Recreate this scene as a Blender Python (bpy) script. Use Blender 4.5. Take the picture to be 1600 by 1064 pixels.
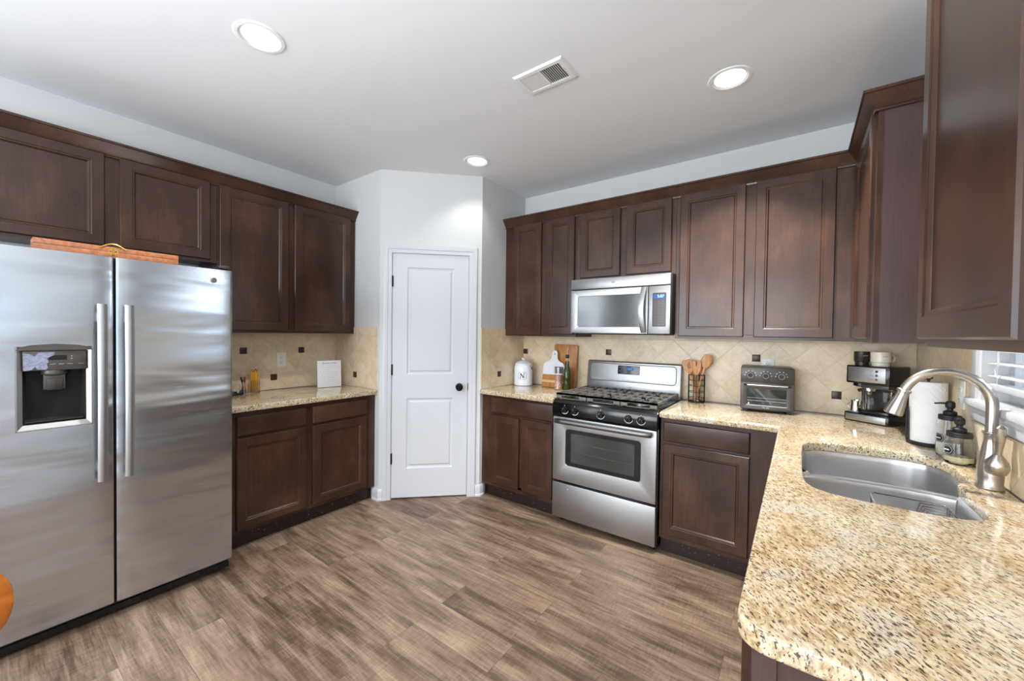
import bpy, bmesh, math, random
from mathutils import Matrix, Vector
random.seed(7)
S = bpy.context.scene
for o in list(bpy.data.objects): bpy.data.objects.remove(o)
R = math.radians

# ------------------------------------------------------------------ camera
cam = bpy.data.cameras.new('camera'); camo = bpy.data.objects.new('camera', cam)
S.collection.objects.link(camo); S.camera = camo
cam.sensor_width = 36.0; cam.lens = 614.278 / 1600 * 36; cam.clip_start = 0.05
_y, _t, _r = R(36.095), R(-0.956), R(0.777)
fw = Vector((-math.sin(_y), math.cos(_y), 0)); rt = Vector((math.cos(_y), math.sin(_y), 0)); up = Vector((0, 0, 1))
fw, up = fw*math.cos(_t)+up*math.sin(_t), up*math.cos(_t)-fw*math.sin(_t)
rt, up = rt*math.cos(_r)+up*math.sin(_r), up*math.cos(_r)-rt*math.sin(_r)
M = Matrix((rt, up, -fw)).transposed().to_4x4(); M.translation = (3.443, -3.192, 1.389)
camo.matrix_world = M

# ------------------------------------------------------------------ world, lights, exposure
S.view_settings.view_transform = 'Standard'; S.view_settings.look = 'None'
S.view_settings.exposure = 0.38; S.view_settings.gamma = 1.0; S.view_settings.use_curve_mapping = False
W = bpy.data.worlds.new('world'); S.world = W; W.use_nodes = True
bgn = W.node_tree.nodes['Background']; bgn.inputs[0].default_value = (0.45, 0.68, 1.0, 1); bgn.inputs[1].default_value = 1.25

def area(name, loc, size, power, direction, color=(1, 1, 1), shape='RECTANGLE', spread=180):
    l = bpy.data.lights.new(name, 'AREA'); l.shape = shape
    l.size = size[0]; l.size_y = size[1] if shape == 'RECTANGLE' else size[0]
    l.energy = power; l.color = color; l.spread = R(spread)
    o = bpy.data.objects.new(name, l); o.location = loc
    o.rotation_euler = Vector(direction).to_track_quat('-Z', 'Y').to_euler(); S.collection.objects.link(o)
    return o
# daylight through the windows behind the camera, then an added side fill
area('daylight_patio_door', (4.30, -4.15, 1.15), (1.75, 2.1), 10, (-1, 0.12, -0.15), (0.90, 0.96, 1))
area('daylight_back_windows', (2.0, -6.75, 1.45), (3.0, 1.9), 140, (0, 1, -0.35), (0.92, 0.965, 1))
area('added_side_fill', (-0.25, -4.75, 1.2), (1.5, 2.2), 60, (1, 0.25, -0.2), (0.92, 0.965, 1))  # fill added from the left to brighten the right-hand ceiling and cabinets
# unseen uplight added behind the camera to brighten the ceiling
area('added_ceiling_uplight', (2.7, -3.9, 1.55), (0.9, 0.9), 40, (0.0, 0.0, 1), (0.97, 0.98, 1), 'DISK')
area('daylight_sink_window', (5.1, -1.37, 2.5), (2.2, 1.6), 70, (-1, 0, -0.55), (0.92, 0.96, 1))

# ------------------------------------------------------------------ node helpers and materials
def lin(c):
    def f(v):
        v /= 255.0
        return v/12.92 if v <= 0.04045 else ((v+0.055)/1.055)**2.4
    return (f(c[0]), f(c[1]), f(c[2]), 1)
class NT:
    def __init__(s, m): s.t = m.node_tree; s.n = s.t.nodes; s.l = s.t.links
    def new(s, ty, **k):
        n = s.n.new(ty)
        for a, b in k.items(): setattr(n, a, b)
        return n
    def put(s, sock, v):
        if isinstance(v, bpy.types.NodeSocket): s.l.new(v, sock)
        elif v is not None: sock.default_value = v
    def math(s, op, a, b=None, c=None, clamp=False):
        n = s.new('ShaderNodeMath', operation=op, use_clamp=clamp)
        s.put(n.inputs[0], a); s.put(n.inputs[1], b)
        if c is not None: s.put(n.inputs[2], c)
        return n.outputs[0]
    def coord(s, kind='Object'): return s.new('ShaderNodeTexCoord').outputs[kind]
    def mapping(s, v, scale=(1, 1, 1), rot=(0, 0, 0), loc=(0, 0, 0)):
        n = s.new('ShaderNodeMapping'); s.put(n.inputs[0], v)
        n.inputs['Scale'].default_value = scale; n.inputs['Rotation'].default_value = rot; n.inputs['Location'].default_value = loc
        return n.outputs[0]
    def noise(s, v, scale, detail=3, rough=0.5, w=None, dist=0.0):
        n = s.new('ShaderNodeTexNoise')
        if w is not None: n.noise_dimensions = '4D'; s.put(n.inputs['W'], w)
        s.put(n.inputs['Vector'], v); n.inputs['Scale'].default_value = scale
        n.inputs['Detail'].default_value = detail; n.inputs['Roughness'].default_value = rough
        n.inputs['Distortion'].default_value = dist
        return n.outputs['Fac']
    def ramp(s, f, stops, interp='LINEAR'):
        n = s.new('ShaderNodeValToRGB'); s.put(n.inputs[0], f); cr = n.color_ramp; cr.interpolation = interp
        while len(cr.elements) < len(stops): cr.elements.new(0.5)
        for e, (p, c) in zip(cr.elements, stops):
            e.position = p; e.color = c if len(c) == 4 else (*c, 1)
        return n.outputs[0]
    def mix(s, f, a, b, mode='MIX'):
        n = s.new('ShaderNodeMix', data_type='RGBA', blend_type=mode); s.put(n.inputs[0], f); s.put(n.inputs[6], a); s.put(n.inputs[7], b)
        return n.outputs[2]
    def bump(s, h, strength=0.2, dist=0.01):
        n = s.new('ShaderNodeBump'); s.put(n.inputs['Height'], h); n.inputs['Strength'].default_value = strength; n.inputs['Distance'].default_value = dist
        return n.outputs[0]
def mat(name, col=(200, 200, 200), rough=0.5, metal=0.0, **k):
    m = bpy.data.materials.new(name); m.use_nodes = True; b = m.node_tree.nodes['Principled BSDF']
    b.inputs['Base Color'].default_value = lin(col); b.inputs['Roughness'].default_value = rough; b.inputs['Metallic'].default_value = metal
    for a, v in k.items(): b.inputs[a.replace('_', ' ')].default_value = v
    return m
def bsdf(m): return m.node_tree.nodes['Principled BSDF']
def soft(m, amount=0.06, scale=6.0, bump=0.0, bscale=200):
    """gentle procedural tone variation over a plain material"""
    t = NT(m); b = bsdf(m); base = tuple(b.inputs['Base Color'].default_value)
    c = t.coord(); f = t.noise(c, scale, 4)
    dark = tuple(max(0, v*(1-amount)) for v in base[:3])+(1,); light = tuple(min(1, v*(1+amount)) for v in base[:3])+(1,)
    t.put(b.inputs['Base Color'], t.ramp(f, [(0.3, dark), (0.7, light)]))
    if bump: t.put(b.inputs['Normal'], t.bump(t.noise(c, bscale, 2), bump, 0.002))
    return m

M_wall = soft(mat('wall_paint', (207, 208, 207), 0.75), 0.01, 2, 0.08, 260)
M_ceil = soft(mat('ceiling_paint', (230, 231, 232), 0.85), 0.008, 2, 0.05, 260)
M_white = soft(mat('white_trim_paint', (203, 204, 207), 0.35), 0.01, 3)
M_plastic = soft(mat('white_plastic', (232, 230, 222), 0.35), 0.01, 9)
M_black = soft(mat('black_gloss', (14, 14, 15), 0.18), 0.2, 9)
M_blackm = soft(mat('black_matte', (22, 22, 23), 0.5), 0.2, 30)
M_iron = soft(mat('cast_iron', (112, 107, 101), 0.5), 0.12, 60)
M_chrome = soft(mat('chrome', (225, 225, 225), 0.08, 1.0), 0.02, 9)
M_bronze = soft(mat('oil_rubbed_bronze', (30, 27, 26), 0.35, 0.8), 0.2, 30)
M_brass = soft(mat('brass', (214, 178, 84), 0.28, 1.0), 0.08, 40)
M_accent = soft(mat('accent_tile_brown', (62, 43, 33), 0.35, 0.3), 0.25, 90)
M_enamel = soft(mat('white_enamel', (232, 236, 242), 0.2), 0.01, 10)
M_ink = soft(mat('black_ink', (25, 25, 28), 0.5), 0.1, 30)
M_grayink = soft(mat('grey_ink', (120, 120, 128), 0.6), 0.1, 30)
M_whiteink = soft(mat('white_ink', (225, 225, 225), 0.5), 0.02, 30)
M_canlight = mat('lamp_glow'); bsdf(M_canlight).inputs['Emission Color'].default_value = (1, 0.97, 0.93, 1); bsdf(M_canlight).inputs['Emission Strength'].default_value = 3.2
M_bluelcd = mat('blue_display', (20, 60, 120)); bsdf(M_bluelcd).inputs['Emission Color'].default_value = (0.02, 0.10, 0.45, 1); bsdf(M_bluelcd).inputs['Emission Strength'].default_value = 0.5
M_lcddigit = mat('display_digits', (140, 200, 255)); bsdf(M_lcddigit).inputs['Emission Color'].default_value = (0.35, 0.65, 1, 1); bsdf(M_lcddigit).inputs['Emission Strength'].default_value = 1.4
M_teal = mat('teal_display', (80, 150, 180)); bsdf(M_teal).inputs['Emission Color'].default_value = (0.1, 0.4, 0.5, 1); bsdf(M_teal).inputs['Emission Strength'].default_value = 0.6

def wood_cab():
    m = mat('espresso_stained_wood', (80, 55, 42), 0.27); t = NT(m); b = bsdf(m)
    oi = t.new('ShaderNodeObjectInfo')
    c = t.coord(); add = t.new('ShaderNodeVectorMath', operation='ADD'); t.put(add.inputs[0], c)
    sc = t.new('ShaderNodeVectorMath', operation='SCALE'); comb = t.new('ShaderNodeCombineXYZ')
    for i in range(3): t.put(comb.inputs[i], oi.outputs['Random'])
    t.put(sc.inputs[0], comb.outputs[0]); sc.inputs['Scale'].default_value = 7.0; t.put(add.inputs[1], sc.outputs[0]); v = add.outputs[0]
    blotch = t.noise(t.mapping(v, (1, 1, 0.6)), 5.0, 4, 0.55)
    grain = t.noise(t.mapping(v, (60, 60, 3.0)), 2.0, 3, 0.6)
    f = t.math('ADD', t.math('MULTIPLY', blotch, 0.72), t.math('MULTIPLY', grain, 0.28))
    col = t.ramp(f, [(0.30, lin((44, 27, 19))), (0.5, lin((63, 40, 28))), (0.72, lin((88, 60, 43)))])
    t.put(b.inputs['Base Color'], col)
    t.put(b.inputs['Roughness'], t.math('MULTIPLY_ADD', blotch, 0.12, 0.24))
    b.inputs['Coat Weight'].default_value = 0.12; b.inputs['Coat Roughness'].default_value = 0.15; b.inputs['Specular IOR Level'].default_value = 0.38
    t.put(b.inputs['Normal'], t.bump(grain, 0.05, 0.002))
    return m
M_wood = wood_cab()
def worn(m):
    t = NT(m); b = bsdf(m); chip = t.ramp(t.noise(t.coord(), 55, 3, 0.7), [(0.665, (0, 0, 0)), (0.68, (1, 1, 1))])
    t.put(b.inputs['Base Color'], t.mix(chip, lin((34, 20, 15)), lin((190, 178, 165)))); return m
M_cabdark = worn(mat('scuffed_toe_kick_brown', (26, 16, 13), 0.4))
def cab_side():
    m = mat('cabinet_side_laminate', (88, 66, 60), 0.34); t = NT(m); b = bsdf(m)
    g = t.noise(t.mapping(t.coord(), (90, 90, 3)), 2, 2)
    t.put(b.inputs['Base Color'], t.ramp(g, [(0.3, lin((72, 54, 50))), (0.7, lin((80, 60, 56)))]))
    return m
M_side = cab_side()

def steel(name, col=(188, 188, 186), rough=0.26, wave=0.0, vertical=False, streak=0.006):
    m = mat(name, col, rough, 1.0); t = NT(m); b = bsdf(m); c = t.coord()
    sc = (240, 240, 2.5) if vertical else (2.5, 2.5, 240)
    br = t.noise(t.mapping(c, sc), 1.6, 3)
    blot = t.noise(c, 2.2, 4, 0.6)
    t.put(b.inputs['Roughness'], t.math('ADD', t.math('MULTIPLY_ADD', br, 0.06, rough-0.03), t.math('MULTIPLY', blot, 0.05)))
    base = lin(col)
    if wave: br = t.noise(t.mapping(c, (1.5, 1.5, 900)), 1.2, 1)
    t.put(b.inputs['Base Color'], t.ramp(br, [(0.3, tuple(v*(0.985 if wave else 0.95) for v in base[:3])+(1,)), (0.7, base)]))
    h = t.math('MULTIPLY', br, streak)
    if wave:
        w1 = t.noise(t.mapping(c, (0.9, 0.9, 3.4)), 1.0, 2, 0.45, dist=0.5)
        w2 = t.noise(t.mapping(c, (1.2, 1.2, 11.0)), 1.0, 1, 0.4, dist=0.5)
        n1 = t.new('ShaderNodeBump'); t.put(n1.inputs['Height'], t.math('ADD', w1, t.math('MULTIPLY', w2, 0.18)))
        n1.inputs['Strength'].default_value = 1.0; n1.inputs['Distance'].default_value = wave
        t.put(b.inputs['Normal'], n1.outputs[0])
    return m
M_fridge = steel('fridge_stainless', (198, 203, 208), 0.23, wave=0.020)
M_steel = steel('brushed_stainless', (172, 172, 171), 0.36)
M_sink = steel('sink_stainless', (205, 205, 206), 0.32)
M_nickel = steel('brushed_nickel', (190, 182, 172), 0.26)
M_darksteel = steel('dark_steel_handle', (120, 117, 114), 0.3)
M_char = soft(mat('charcoal_metal', (74, 70, 67), 0.36, 0.6), 0.05, 20)
M_ovglass = soft(mat('oven_glass', (40, 44, 42), 0.06), 0.1, 8); bsdf(M_ovglass).inputs['Specular IOR Level'].default_value = 1.0
M_mwglass = soft(mat('microwave_glass', (52, 56, 55), 0.12), 0.05, 8); bsdf(M_mwglass).inputs['Specular IOR Level'].default_value = 0.9
M_dispgray = soft(mat('dispenser_grey', (92, 86, 80), 0.4, 0.5), 0.05, 20)
M_dispdark = soft(mat('dispenser_cavity', (52, 45, 40), 0.3), 0.1, 10)

def granite():
    m = mat('granite_gold_speckled', (200, 175, 130), 0.12); t = NT(m); b = bsdf(m)
    c = t.coord()
    v = t.mapping(c, (1, 1, 1), (0, 0, R(GR_ANG)))
    big = t.noise(v, 5.0, 4, 0.6)
    st = t.mapping(v, (44, 92, 60))
    med = t.noise(st, 1.0, 5, 0.65, dist=0.3)
    base = t.ramp(t.math('ADD', t.math('MULTIPLY', med, 0.65), t.math('MULTIPLY', big, 0.35)),
                  [(0.35, lin((150, 116, 80))), (0.43, lin((188, 162, 122))), (0.52, lin((210, 192, 157))), (0.64, lin((224, 214, 192)))])
    patch = t.ramp(t.noise(v, 9.0, 3), [(0.52, (0, 0, 0)), (0.66, (1, 1, 1))])
    base = t.mix(t.math('MULTIPLY', patch, 0.45), base, lin((208, 205, 196)))
    sp = t.noise(t.mapping(v, (86, 210, 120), loc=(3.1, 7.7, 1.3)), 1.0, 3, 0.6, dist=0.3)
    dens = t.math('MULTIPLY_ADD', t.noise(v, 7.0, 3), 0.16, -0.08)
    spm = t.ramp(t.math('ADD', sp, dens), [(0.56, (0, 0, 0)), (0.605, (1, 1, 1))])
    br = t.ramp(t.noise(t.mapping(v, (34, 90, 60), loc=(9, 2, 5)), 1.0, 4, 0.6), [(0.56, (0, 0, 0)), (0.66, (1, 1, 1))])
    base = t.mix(t.math('MULTIPLY', br, 0.6), base, lin((140, 96, 58)))
    base = t.mix(t.math('MULTIPLY', spm, 0.88), base, lin((46, 36, 32)))
    t.put(b.inputs['Base Color'], base)
    b.inputs['Coat Weight'].default_value = 0.3; b.inputs['Coat Roughness'].default_value = 0.05
    return m
GR_ANG = 54
M_granite = granite()

def floor_mat():
    m = mat('vinyl_plank', (130, 110, 95), 0.38); t = NT(m); b = bsdf(m); c = t.coord()
    br = t.new('ShaderNodeTexBrick'); t.put(br.inputs['Vector'], c)
    br.offset = 0.37; br.offset_frequency = 2; br.squash = 1
    br.inputs['Color1'].default_value = (0, 0, 0, 1); br.inputs['Color2'].default_value = (1, 1, 1, 1); br.inputs['Mortar'].default_value = (0.5, 0.5, 0.5, 1)
    br.inputs['Scale'].default_value = 1; br.inputs['Mortar Size'].default_value = 0.0009; br.inputs['Mortar Smooth'].default_value = 0.3
    br.inputs['Brick Width'].default_value = 1.22; br.inputs['Row Height'].default_value = 0.178
    seed = t.new('ShaderNodeSeparateColor'); t.put(seed.inputs[0], br.outputs['Color']); sd = seed.outputs[0]
    w = t.math('MULTIPLY', sd, 37.0)
    g1 = t.noise(t.mapping(c, (1.3, 9, 1)), 1.6, 5, 0.6, w=w, dist=0.6)
    g2 = t.noise(t.mapping(c, (5, 90, 1)), 1.3, 4, 0.65, w=w)
    g3 = t.noise(t.mapping(c, (70, 12, 1)), 1.5, 2, 0.5, w=w)
    f = t.math('ADD', t.math('MULTIPLY', g1, 0.58), t.math('ADD', t.math('MULTIPLY', g2, 0.30), t.math('MULTIPLY', g3, 0.12)))
    f = t.math('ADD', f, t.math('MULTIPLY_ADD', sd, 0.10, -0.05))
    col = t.ramp(f, [(0.36, lin((68, 51, 39))), (0.44, lin((100, 81, 65))), (0.52, lin((131, 110, 91))), (0.60, lin((157, 135, 113))), (0.70, lin((173, 153, 131)))])
    tint = t.ramp(t.noise(t.mapping(c, (1, 3, 1)), 2.0, 2, w=w), [(0.4, (0, 0, 0)), (0.65, (1, 1, 1))])
    col = t.mix(t.math('MULTIPLY', tint, 0.25), col, lin((120, 92, 76)))
    col = t.mix(t.math('MULTIPLY', br.outputs['Fac'], 0.7), col, lin((70, 55, 45)))
    t.put(b.inputs['Base Color'], col)
    t.put(b.inputs['Roughness'], t.math('MULTIPLY_ADD', g2, 0.2, 0.33))
    t.put(b.inputs['Normal'], t.bump(t.math('SUBTRACT', g2, t.math('MULTIPLY', br.outputs['Fac'], 1.5)), 0.12, 0.003))
    return m
M_floor = floor_mat()

def tile_mat():
    m = mat('travertine_tile', (200, 178, 146), 0.35); t = NT(m); b = bsdf(m)
    sx = t.new('ShaderNodeSeparateXYZ'); t.put(sx.inputs[0], t.coord()); u, z = sx.outputs[0], sx.outputs[2]
    s = 0.216
    a = t.math('DIVIDE', t.math('ADD', u, z), s); bb = t.math('DIVIDE', t.math('SUBTRACT', u, z), s)
    def line(v, w):
        d = t.math('ABSOLUTE', t.math('SUBTRACT', t.math('FRACT', t.math('ADD', v, 0.5)), 0.5))
        return t.math('LESS_THAN', d, w)
    g = t.math('MAXIMUM', line(a, 0.0095), line(bb, 0.0095))
    up_ = t.math('GREATER_THAN', z, 0.115)
    bline = t.math('MAXIMUM', t.math('LESS_THAN', t.math('ABSOLUTE', t.math('SUBTRACT', z, 0.115)), 0.0018), t.math('MULTIPLY', up_, line(t.math('DIVIDE', u, 0.1527), 0.011)))
    g = t.math('MAXIMUM', t.math('MULTIPLY', g, t.math('SUBTRACT', 1.0, up_)), bline)
    cm = t.new('ShaderNodeCombineXYZ'); t.put(cm.inputs[0], t.math('FLOOR', a)); t.put(cm.inputs[1], t.math('FLOOR', bb)); t.put(cm.inputs[2], up_)
    wn = t.new('ShaderNodeTexWhiteNoise'); t.put(wn.inputs['Vector'], cm.outputs[0])
    n1 = t.noise(t.coord(), 9, 5, 0.65, w=t.math('MULTIPLY', wn.outputs['Value'], 9.0), dist=0.6); n2 = t.noise(t.coord(), 60, 3, 0.6)
    f = t.math('ADD', t.math('ADD', t.math('MULTIPLY', n1, 0.62), t.math('MULTIPLY', n2, 0.22)), t.math('MULTIPLY_ADD', wn.outputs['Value'], 0.10, 0.03))
    col = t.ramp(f, [(0.34, lin((205, 181, 146))), (0.5, lin((223, 203, 171))), (0.66, lin((233, 218, 192)))])
    col = t.mix(t.math('MULTIPLY', g, 0.5), col, lin((186, 166, 138)))
    t.put(b.inputs['Base Color'], col)
    t.put(b.inputs['Roughness'], t.math('MULTIPLY_ADD', g, 0.4, 0.3))
    t.put(b.inputs['Normal'], t.bump(t.math('SUBTRACT', t.math('MULTIPLY', n2, 0.15), g), 0.25, 0.002))
    return m
M_tile = tile_mat()

def woodm(name, c1, c2, rough=0.4, ax=(6, 60, 60)):
    m = mat(name, c1, rough); t = NT(m); b = bsdf(m)
    g = t.noise(t.mapping(t.coord(), ax), 1.0, 5, 0.6, dist=0.4)
    t.put(b.inputs['Base Color'], t.ramp(g, [(0.32, lin(c1)), (0.68, lin(c2))]))
    return m
M_oak = woodm('honey_wood', (168, 104, 52), (206, 146, 84), 0.4, (50, 50, 4))
M_beech = woodm('utensil_wood', (184, 122, 66), (220, 164, 104), 0.45, (60, 60, 6))
M_case = woodm('orange_brown_wood', (150, 88, 54), (188, 122, 80), 0.4, (60, 6, 60))
M_chair = woodm('amber_varnished_wood', (176, 88, 22), (222, 128, 48), 0.18, (12, 4, 30))
M_yellow = soft(mat('pencil_yellow', (232, 168, 48), 0.4), 0.1, 50)
M_orange = soft(mat('marker_orange', (226, 96, 60), 0.4), 0.05, 30)
M_red = soft(mat('pen_dark_red', (120, 40, 48), 0.4), 0.05, 30)
M_blue = soft(mat('pen_pale_blue', (150, 176, 190), 0.4), 0.05, 30)
M_paper = soft(mat('paper_white', (236, 238, 240), 0.6), 0.01, 20)
M_cream = soft(mat('mug_cream', (226, 220, 204), 0.3), 0.01, 20)
M_mugdark = soft(mat('mug_dark', (40, 32, 28), 0.35), 0.1, 20)
def glass(name, col=(240, 245, 240), rough=0.02, trans=1.0, alpha=1.0):
    m = mat(name, col, rough); b = bsdf(m); b.inputs['Transmission Weight'].default_value = trans; b.inputs['IOR'].default_value = 1.3
    t = NT(m); t.put(b.inputs['Roughness'], t.math('MULTIPLY_ADD', t.noise(t.coord(), 12, 2), 0.02, rough))
    return m
M_glass = glass('clear_glass', (255, 255, 255), 0.0)
def pane():
    m = mat('window_pane', (255, 255, 255), 0.0); t = NT(m); out = t.n['Material Output']
    tr = t.new('ShaderNodeBsdfTransparent'); gl = t.new('ShaderNodeBsdfGlossy'); gl.inputs['Roughness'].default_value = 0.02
    fr = t.new('ShaderNodeFresnel'); fr.inputs[0].default_value = 1.35; mx = t.new('ShaderNodeMixShader')
    t.put(mx.inputs[0], fr.outputs[0]); t.l.new(tr.outputs[0], mx.inputs[1]); t.l.new(gl.outputs[0], mx.inputs[2]); t.l.new(mx.outputs[0], out.inputs['Surface']); return m
M_pane = pane()
M_soap = soft(mat('pale_yellow_soap', (236, 232, 190), 0.15), 0.02, 8); bsdf(M_soap).inputs['Transmission Weight'].default_value = 0.25
M_soapw = soft(mat('milky_soap', (236, 234, 222), 0.15), 0.02, 8); bsdf(M_soapw).inputs['Transmission Weight'].default_value = 0.2
M_oil = soft(mat('green_oil', (70, 78, 22), 0.1), 0.1, 12); bsdf(M_oil).inputs['Transmission Weight'].default_value = 0.35
def salt():
    m = mat('pink_salt', (222, 170, 150), 0.4); t = NT(m); b = bsdf(m)
    v = t.new('ShaderNodeTexVoronoi'); t.put(v.inputs['Vector'], t.coord()); v.inputs['Scale'].default_value = 170
    s = t.new('ShaderNodeSeparateColor'); t.put(s.inputs[0], v.outputs['Color'])
    t.put(b.inputs['Base Color'], t.ramp(s.outputs[0], [(0.1, lin((190, 118, 100))), (0.5, lin((226, 176, 156))), (0.9, lin((244, 226, 214)))]))
    return m
M_salt = salt()
def towel():
    m = mat('paper_towel', (240, 240, 240), 0.9); t = NT(m); b = bsdf(m)
    w = t.new('ShaderNodeTexWave', bands_direction='DIAGONAL'); t.put(w.inputs['Vector'], t.coord()); w.inputs['Scale'].default_value = 22; w.inputs['Distortion'].default_value = 6; w.inputs['Detail Scale'].default_value = 2
    t.put(b.inputs['Normal'], t.bump(w.outputs['Fac'], 0.35, 0.003)); return m
M_towel = towel()
def holo():
    m = mat('peeling_iridescent_film', (170, 170, 190), 0.25, 0.6); t = NT(m); b = bsdf(m)
    f = t.noise(t.coord(), 38, 4, 0.7, dist=1.0)
    t.put(b.inputs['Base Color'], t.ramp(f, [(0.3, lin((120, 120, 135))), (0.45, lin((176, 178, 205))), (0.56, lin((150, 150, 170))), (0.66, lin((110, 190, 120))), (0.75, lin((220, 215, 235)))])); return m
M_holo = holo()
M_seal = soft(mat('seal_black', (10, 10, 10), 0.7), 0.2, 20)  # even black of the refrigerator door gaskets
M_vent = soft(mat('register_white', (232, 232, 230), 0.4), 0.01, 9)
M_duct = soft(mat('duct_shade_grey', (90, 92, 96), 0.6, 0.3), 0.1, 9)
M_can = soft(mat('can_baffle_white', (235, 235, 233), 0.5), 0.01, 9)
M_shrub = soft(mat('exterior_siding', (150, 165, 180), 0.7), 0.1, 4)

# ------------------------------------------------------------------ mesh helpers
class MB:
    def __init__(s): s.v = []; s.f = []
    def add(s, vs, fs, mtx=None):
        k = len(s.v); s.v += [tuple(mtx @ Vector(p)) if mtx else tuple(p) for p in vs]; s.f += [tuple(i+k for i in f) for f in fs]; return s
    def box(s, x0, x1, y0, y1, z0, z1, mtx=None):
        vs = [(x, y, z) for z in (z0, z1) for y in (y0, y1) for x in (x0, x1)]
        return s.add(vs, [(0, 2, 3, 1), (4, 5, 7, 6), (0, 1, 5, 4), (2, 6, 7, 3), (0, 4, 6, 2), (1, 3, 7, 5)], mtx)
    def lathe(s, prof, seg=32, mtx=None, center=(0, 0, 0), flute=0, famp=0.0, caps=True):
        vs = []; n = len(prof)
        for i in range(seg):
            a = 2*math.pi*i/seg
            for (r, z) in prof:
                rr = r*(1+famp*math.cos(flute*a)) if flute else r
                vs.append((center[0]+rr*math.cos(a), center[1]+rr*math.sin(a), center[2]+z))
        fs = []
        for i in range(seg):
            j = (i+1) % seg
            for q in range(n-1): fs.append((i*n+q, j*n+q, j*n+q+1, i*n+q+1))
        if caps and prof[0][0] > 1e-6: fs.append(tuple(i*n for i in range(seg))[::-1])
        if caps and prof[-1][0] > 1e-6: fs.append(tuple(i*n+n-1 for i in range(seg)))
        return s.add(vs, fs, mtx)
    def cyl(s, c, r, h, axis='z', seg=24, r2=None, mtx=None):
        r2 = r if r2 is None else r2
        rot = {'z': Matrix.Identity(4), 'x': Matrix.Rotation(R(90), 4, 'Y'), 'y': Matrix.Rotation(R(90), 4, 'X')}[axis]
        mm = Matrix.Translation(c) @ rot
        if mtx: mm = mtx @ mm
        return s.lathe([(r, -h/2), (r2, h/2)], seg, mm)
    def tube(s, pts, r, seg=10, closed=False, mtx=None, flat=1.0):
        pts = [Vector(p) for p in pts]; n = len(pts); rs = r if isinstance(r, (list, tuple)) else [r]*n
        vs = []; ref = None
        for i, p in enumerate(pts):
            a = pts[(i-1) % n] if (closed or i > 0) else p; b = pts[(i+1) % n] if (closed or i < n-1) else p
            d = (b-a).normalized()
            if ref is None: ref = Vector((0, 0, 1)) if abs(d.z) < 0.9 else Vector((1, 0, 0))
            u = (ref-d*ref.dot(d)).normalized(); ref = u; w = d.cross(u)
            for k in range(seg):
                t = 2*math.pi*k/seg; vs.append(p+u*math.cos(t)*rs[i]+w*math.sin(t)*rs[i]*flat)
        fs = []
        for i in range(n if closed else n-1):
            j = (i+1) % n
            for k in range(seg):
                l = (k+1) % seg; fs.append((i*seg+k, i*seg+l, j*seg+l, j*seg+k))
        if not closed: fs.append(tuple(range(seg))[::-1]); fs.append(tuple((n-1)*seg+k for k in range(seg)))
        return s.add([tuple(v) for v in vs], fs, mtx)
    def prism(s, poly, a0, a1, plane='xy', mtx=None):
        """poly in a plane, extruded along the third axis; may be concave"""
        def P(p, a):
            return {'xy': (p[0], p[1], a), 'xz': (p[0], a, p[1]), 'yz': (a, p[0], p[1])}[plane]
        n = len(poly); vs = [P(p, a0) for p in poly]+[P(p, a1) for p in poly]
        fs = [tuple(range(n))[::-1], tuple(range(n, 2*n))]+[(i, (i+1) % n, n+(i+1) % n, n+i) for i in range(n)]
        return s.add(vs, fs, mtx)
    def sweep(s, path, prof, mtx=None):
        """profile (outward, z) swept along a 2D path; outward is to the right of travel"""
        n = len(path); m = len(prof); vs = []
        for i, p in enumerate(path):
            p = Vector(p)
            d0 = (p-Vector(path[i-1])).normalized() if i > 0 else None
            d1 = (Vector(path[i+1])-p).normalized() if i < n-1 else None
            if d0 is None: d0 = d1
            if d1 is None: d1 = d0
            n0 = Vector((d0.y, -d0.x)); n1 = Vector((d1.y, -d1.x)); k = (n0+n1)/(1+n0.dot(n1))
            for (o, z) in prof: q = p+k*o; vs.append((q.x, q.y, z))
        fs = [(i*m+j, (i+1)*m+j, (i+1)*m+(j+1) % m, i*m+(j+1) % m) for i in range(n-1) for j in range(m)]
        fs += [tuple(range(m))[::-1], tuple((n-1)*m+j for j in range(m))]
        return s.add(vs, fs, mtx)
    def panel(s, x0, x1, z0, z1, yb, prof):
        """door facing -y: nested rectangles (inset, y) from the back edge inwards"""
        vs = []; fs = []; rings = [(0, yb)]+prof
        for (i, y) in rings: vs += [(x0+i, y, z0+i), (x1-i, y, z0+i), (x1-i, y, z1-i), (x0+i, y, z1-i)]
        for k in range(len(rings)-1):
            for j in range(4): l = (j+1) % 4; fs.append((k*4+j, k*4+l, k*4+4+l, k*4+4+j))
        n = len(rings)-1; fs.append((n*4, n*4+1, n*4+2, n*4+3)); fs.append((3, 2, 1, 0))
        return s.add(vs, fs)
def finish(me, angle=35):
    bm = bmesh.new(); bm.from_mesh(me)
    for f in bm.faces: f.smooth = True
    for e in bm.edges: e.smooth = not (len(e.link_faces) == 2 and e.calc_face_angle(0) > R(angle)) if len(e.link_faces) == 2 else False
    bm.to_mesh(me); bm.free()
def link(name, me, m, parent=None, mtx=None):
    o = bpy.data.objects.new(name, me); S.collection.objects.link(o)
    if m and not me.materials: me.materials.append(m)
    if parent is not None: o.parent = parent
    if mtx is not None: o.matrix_local = mtx
    return o
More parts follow.
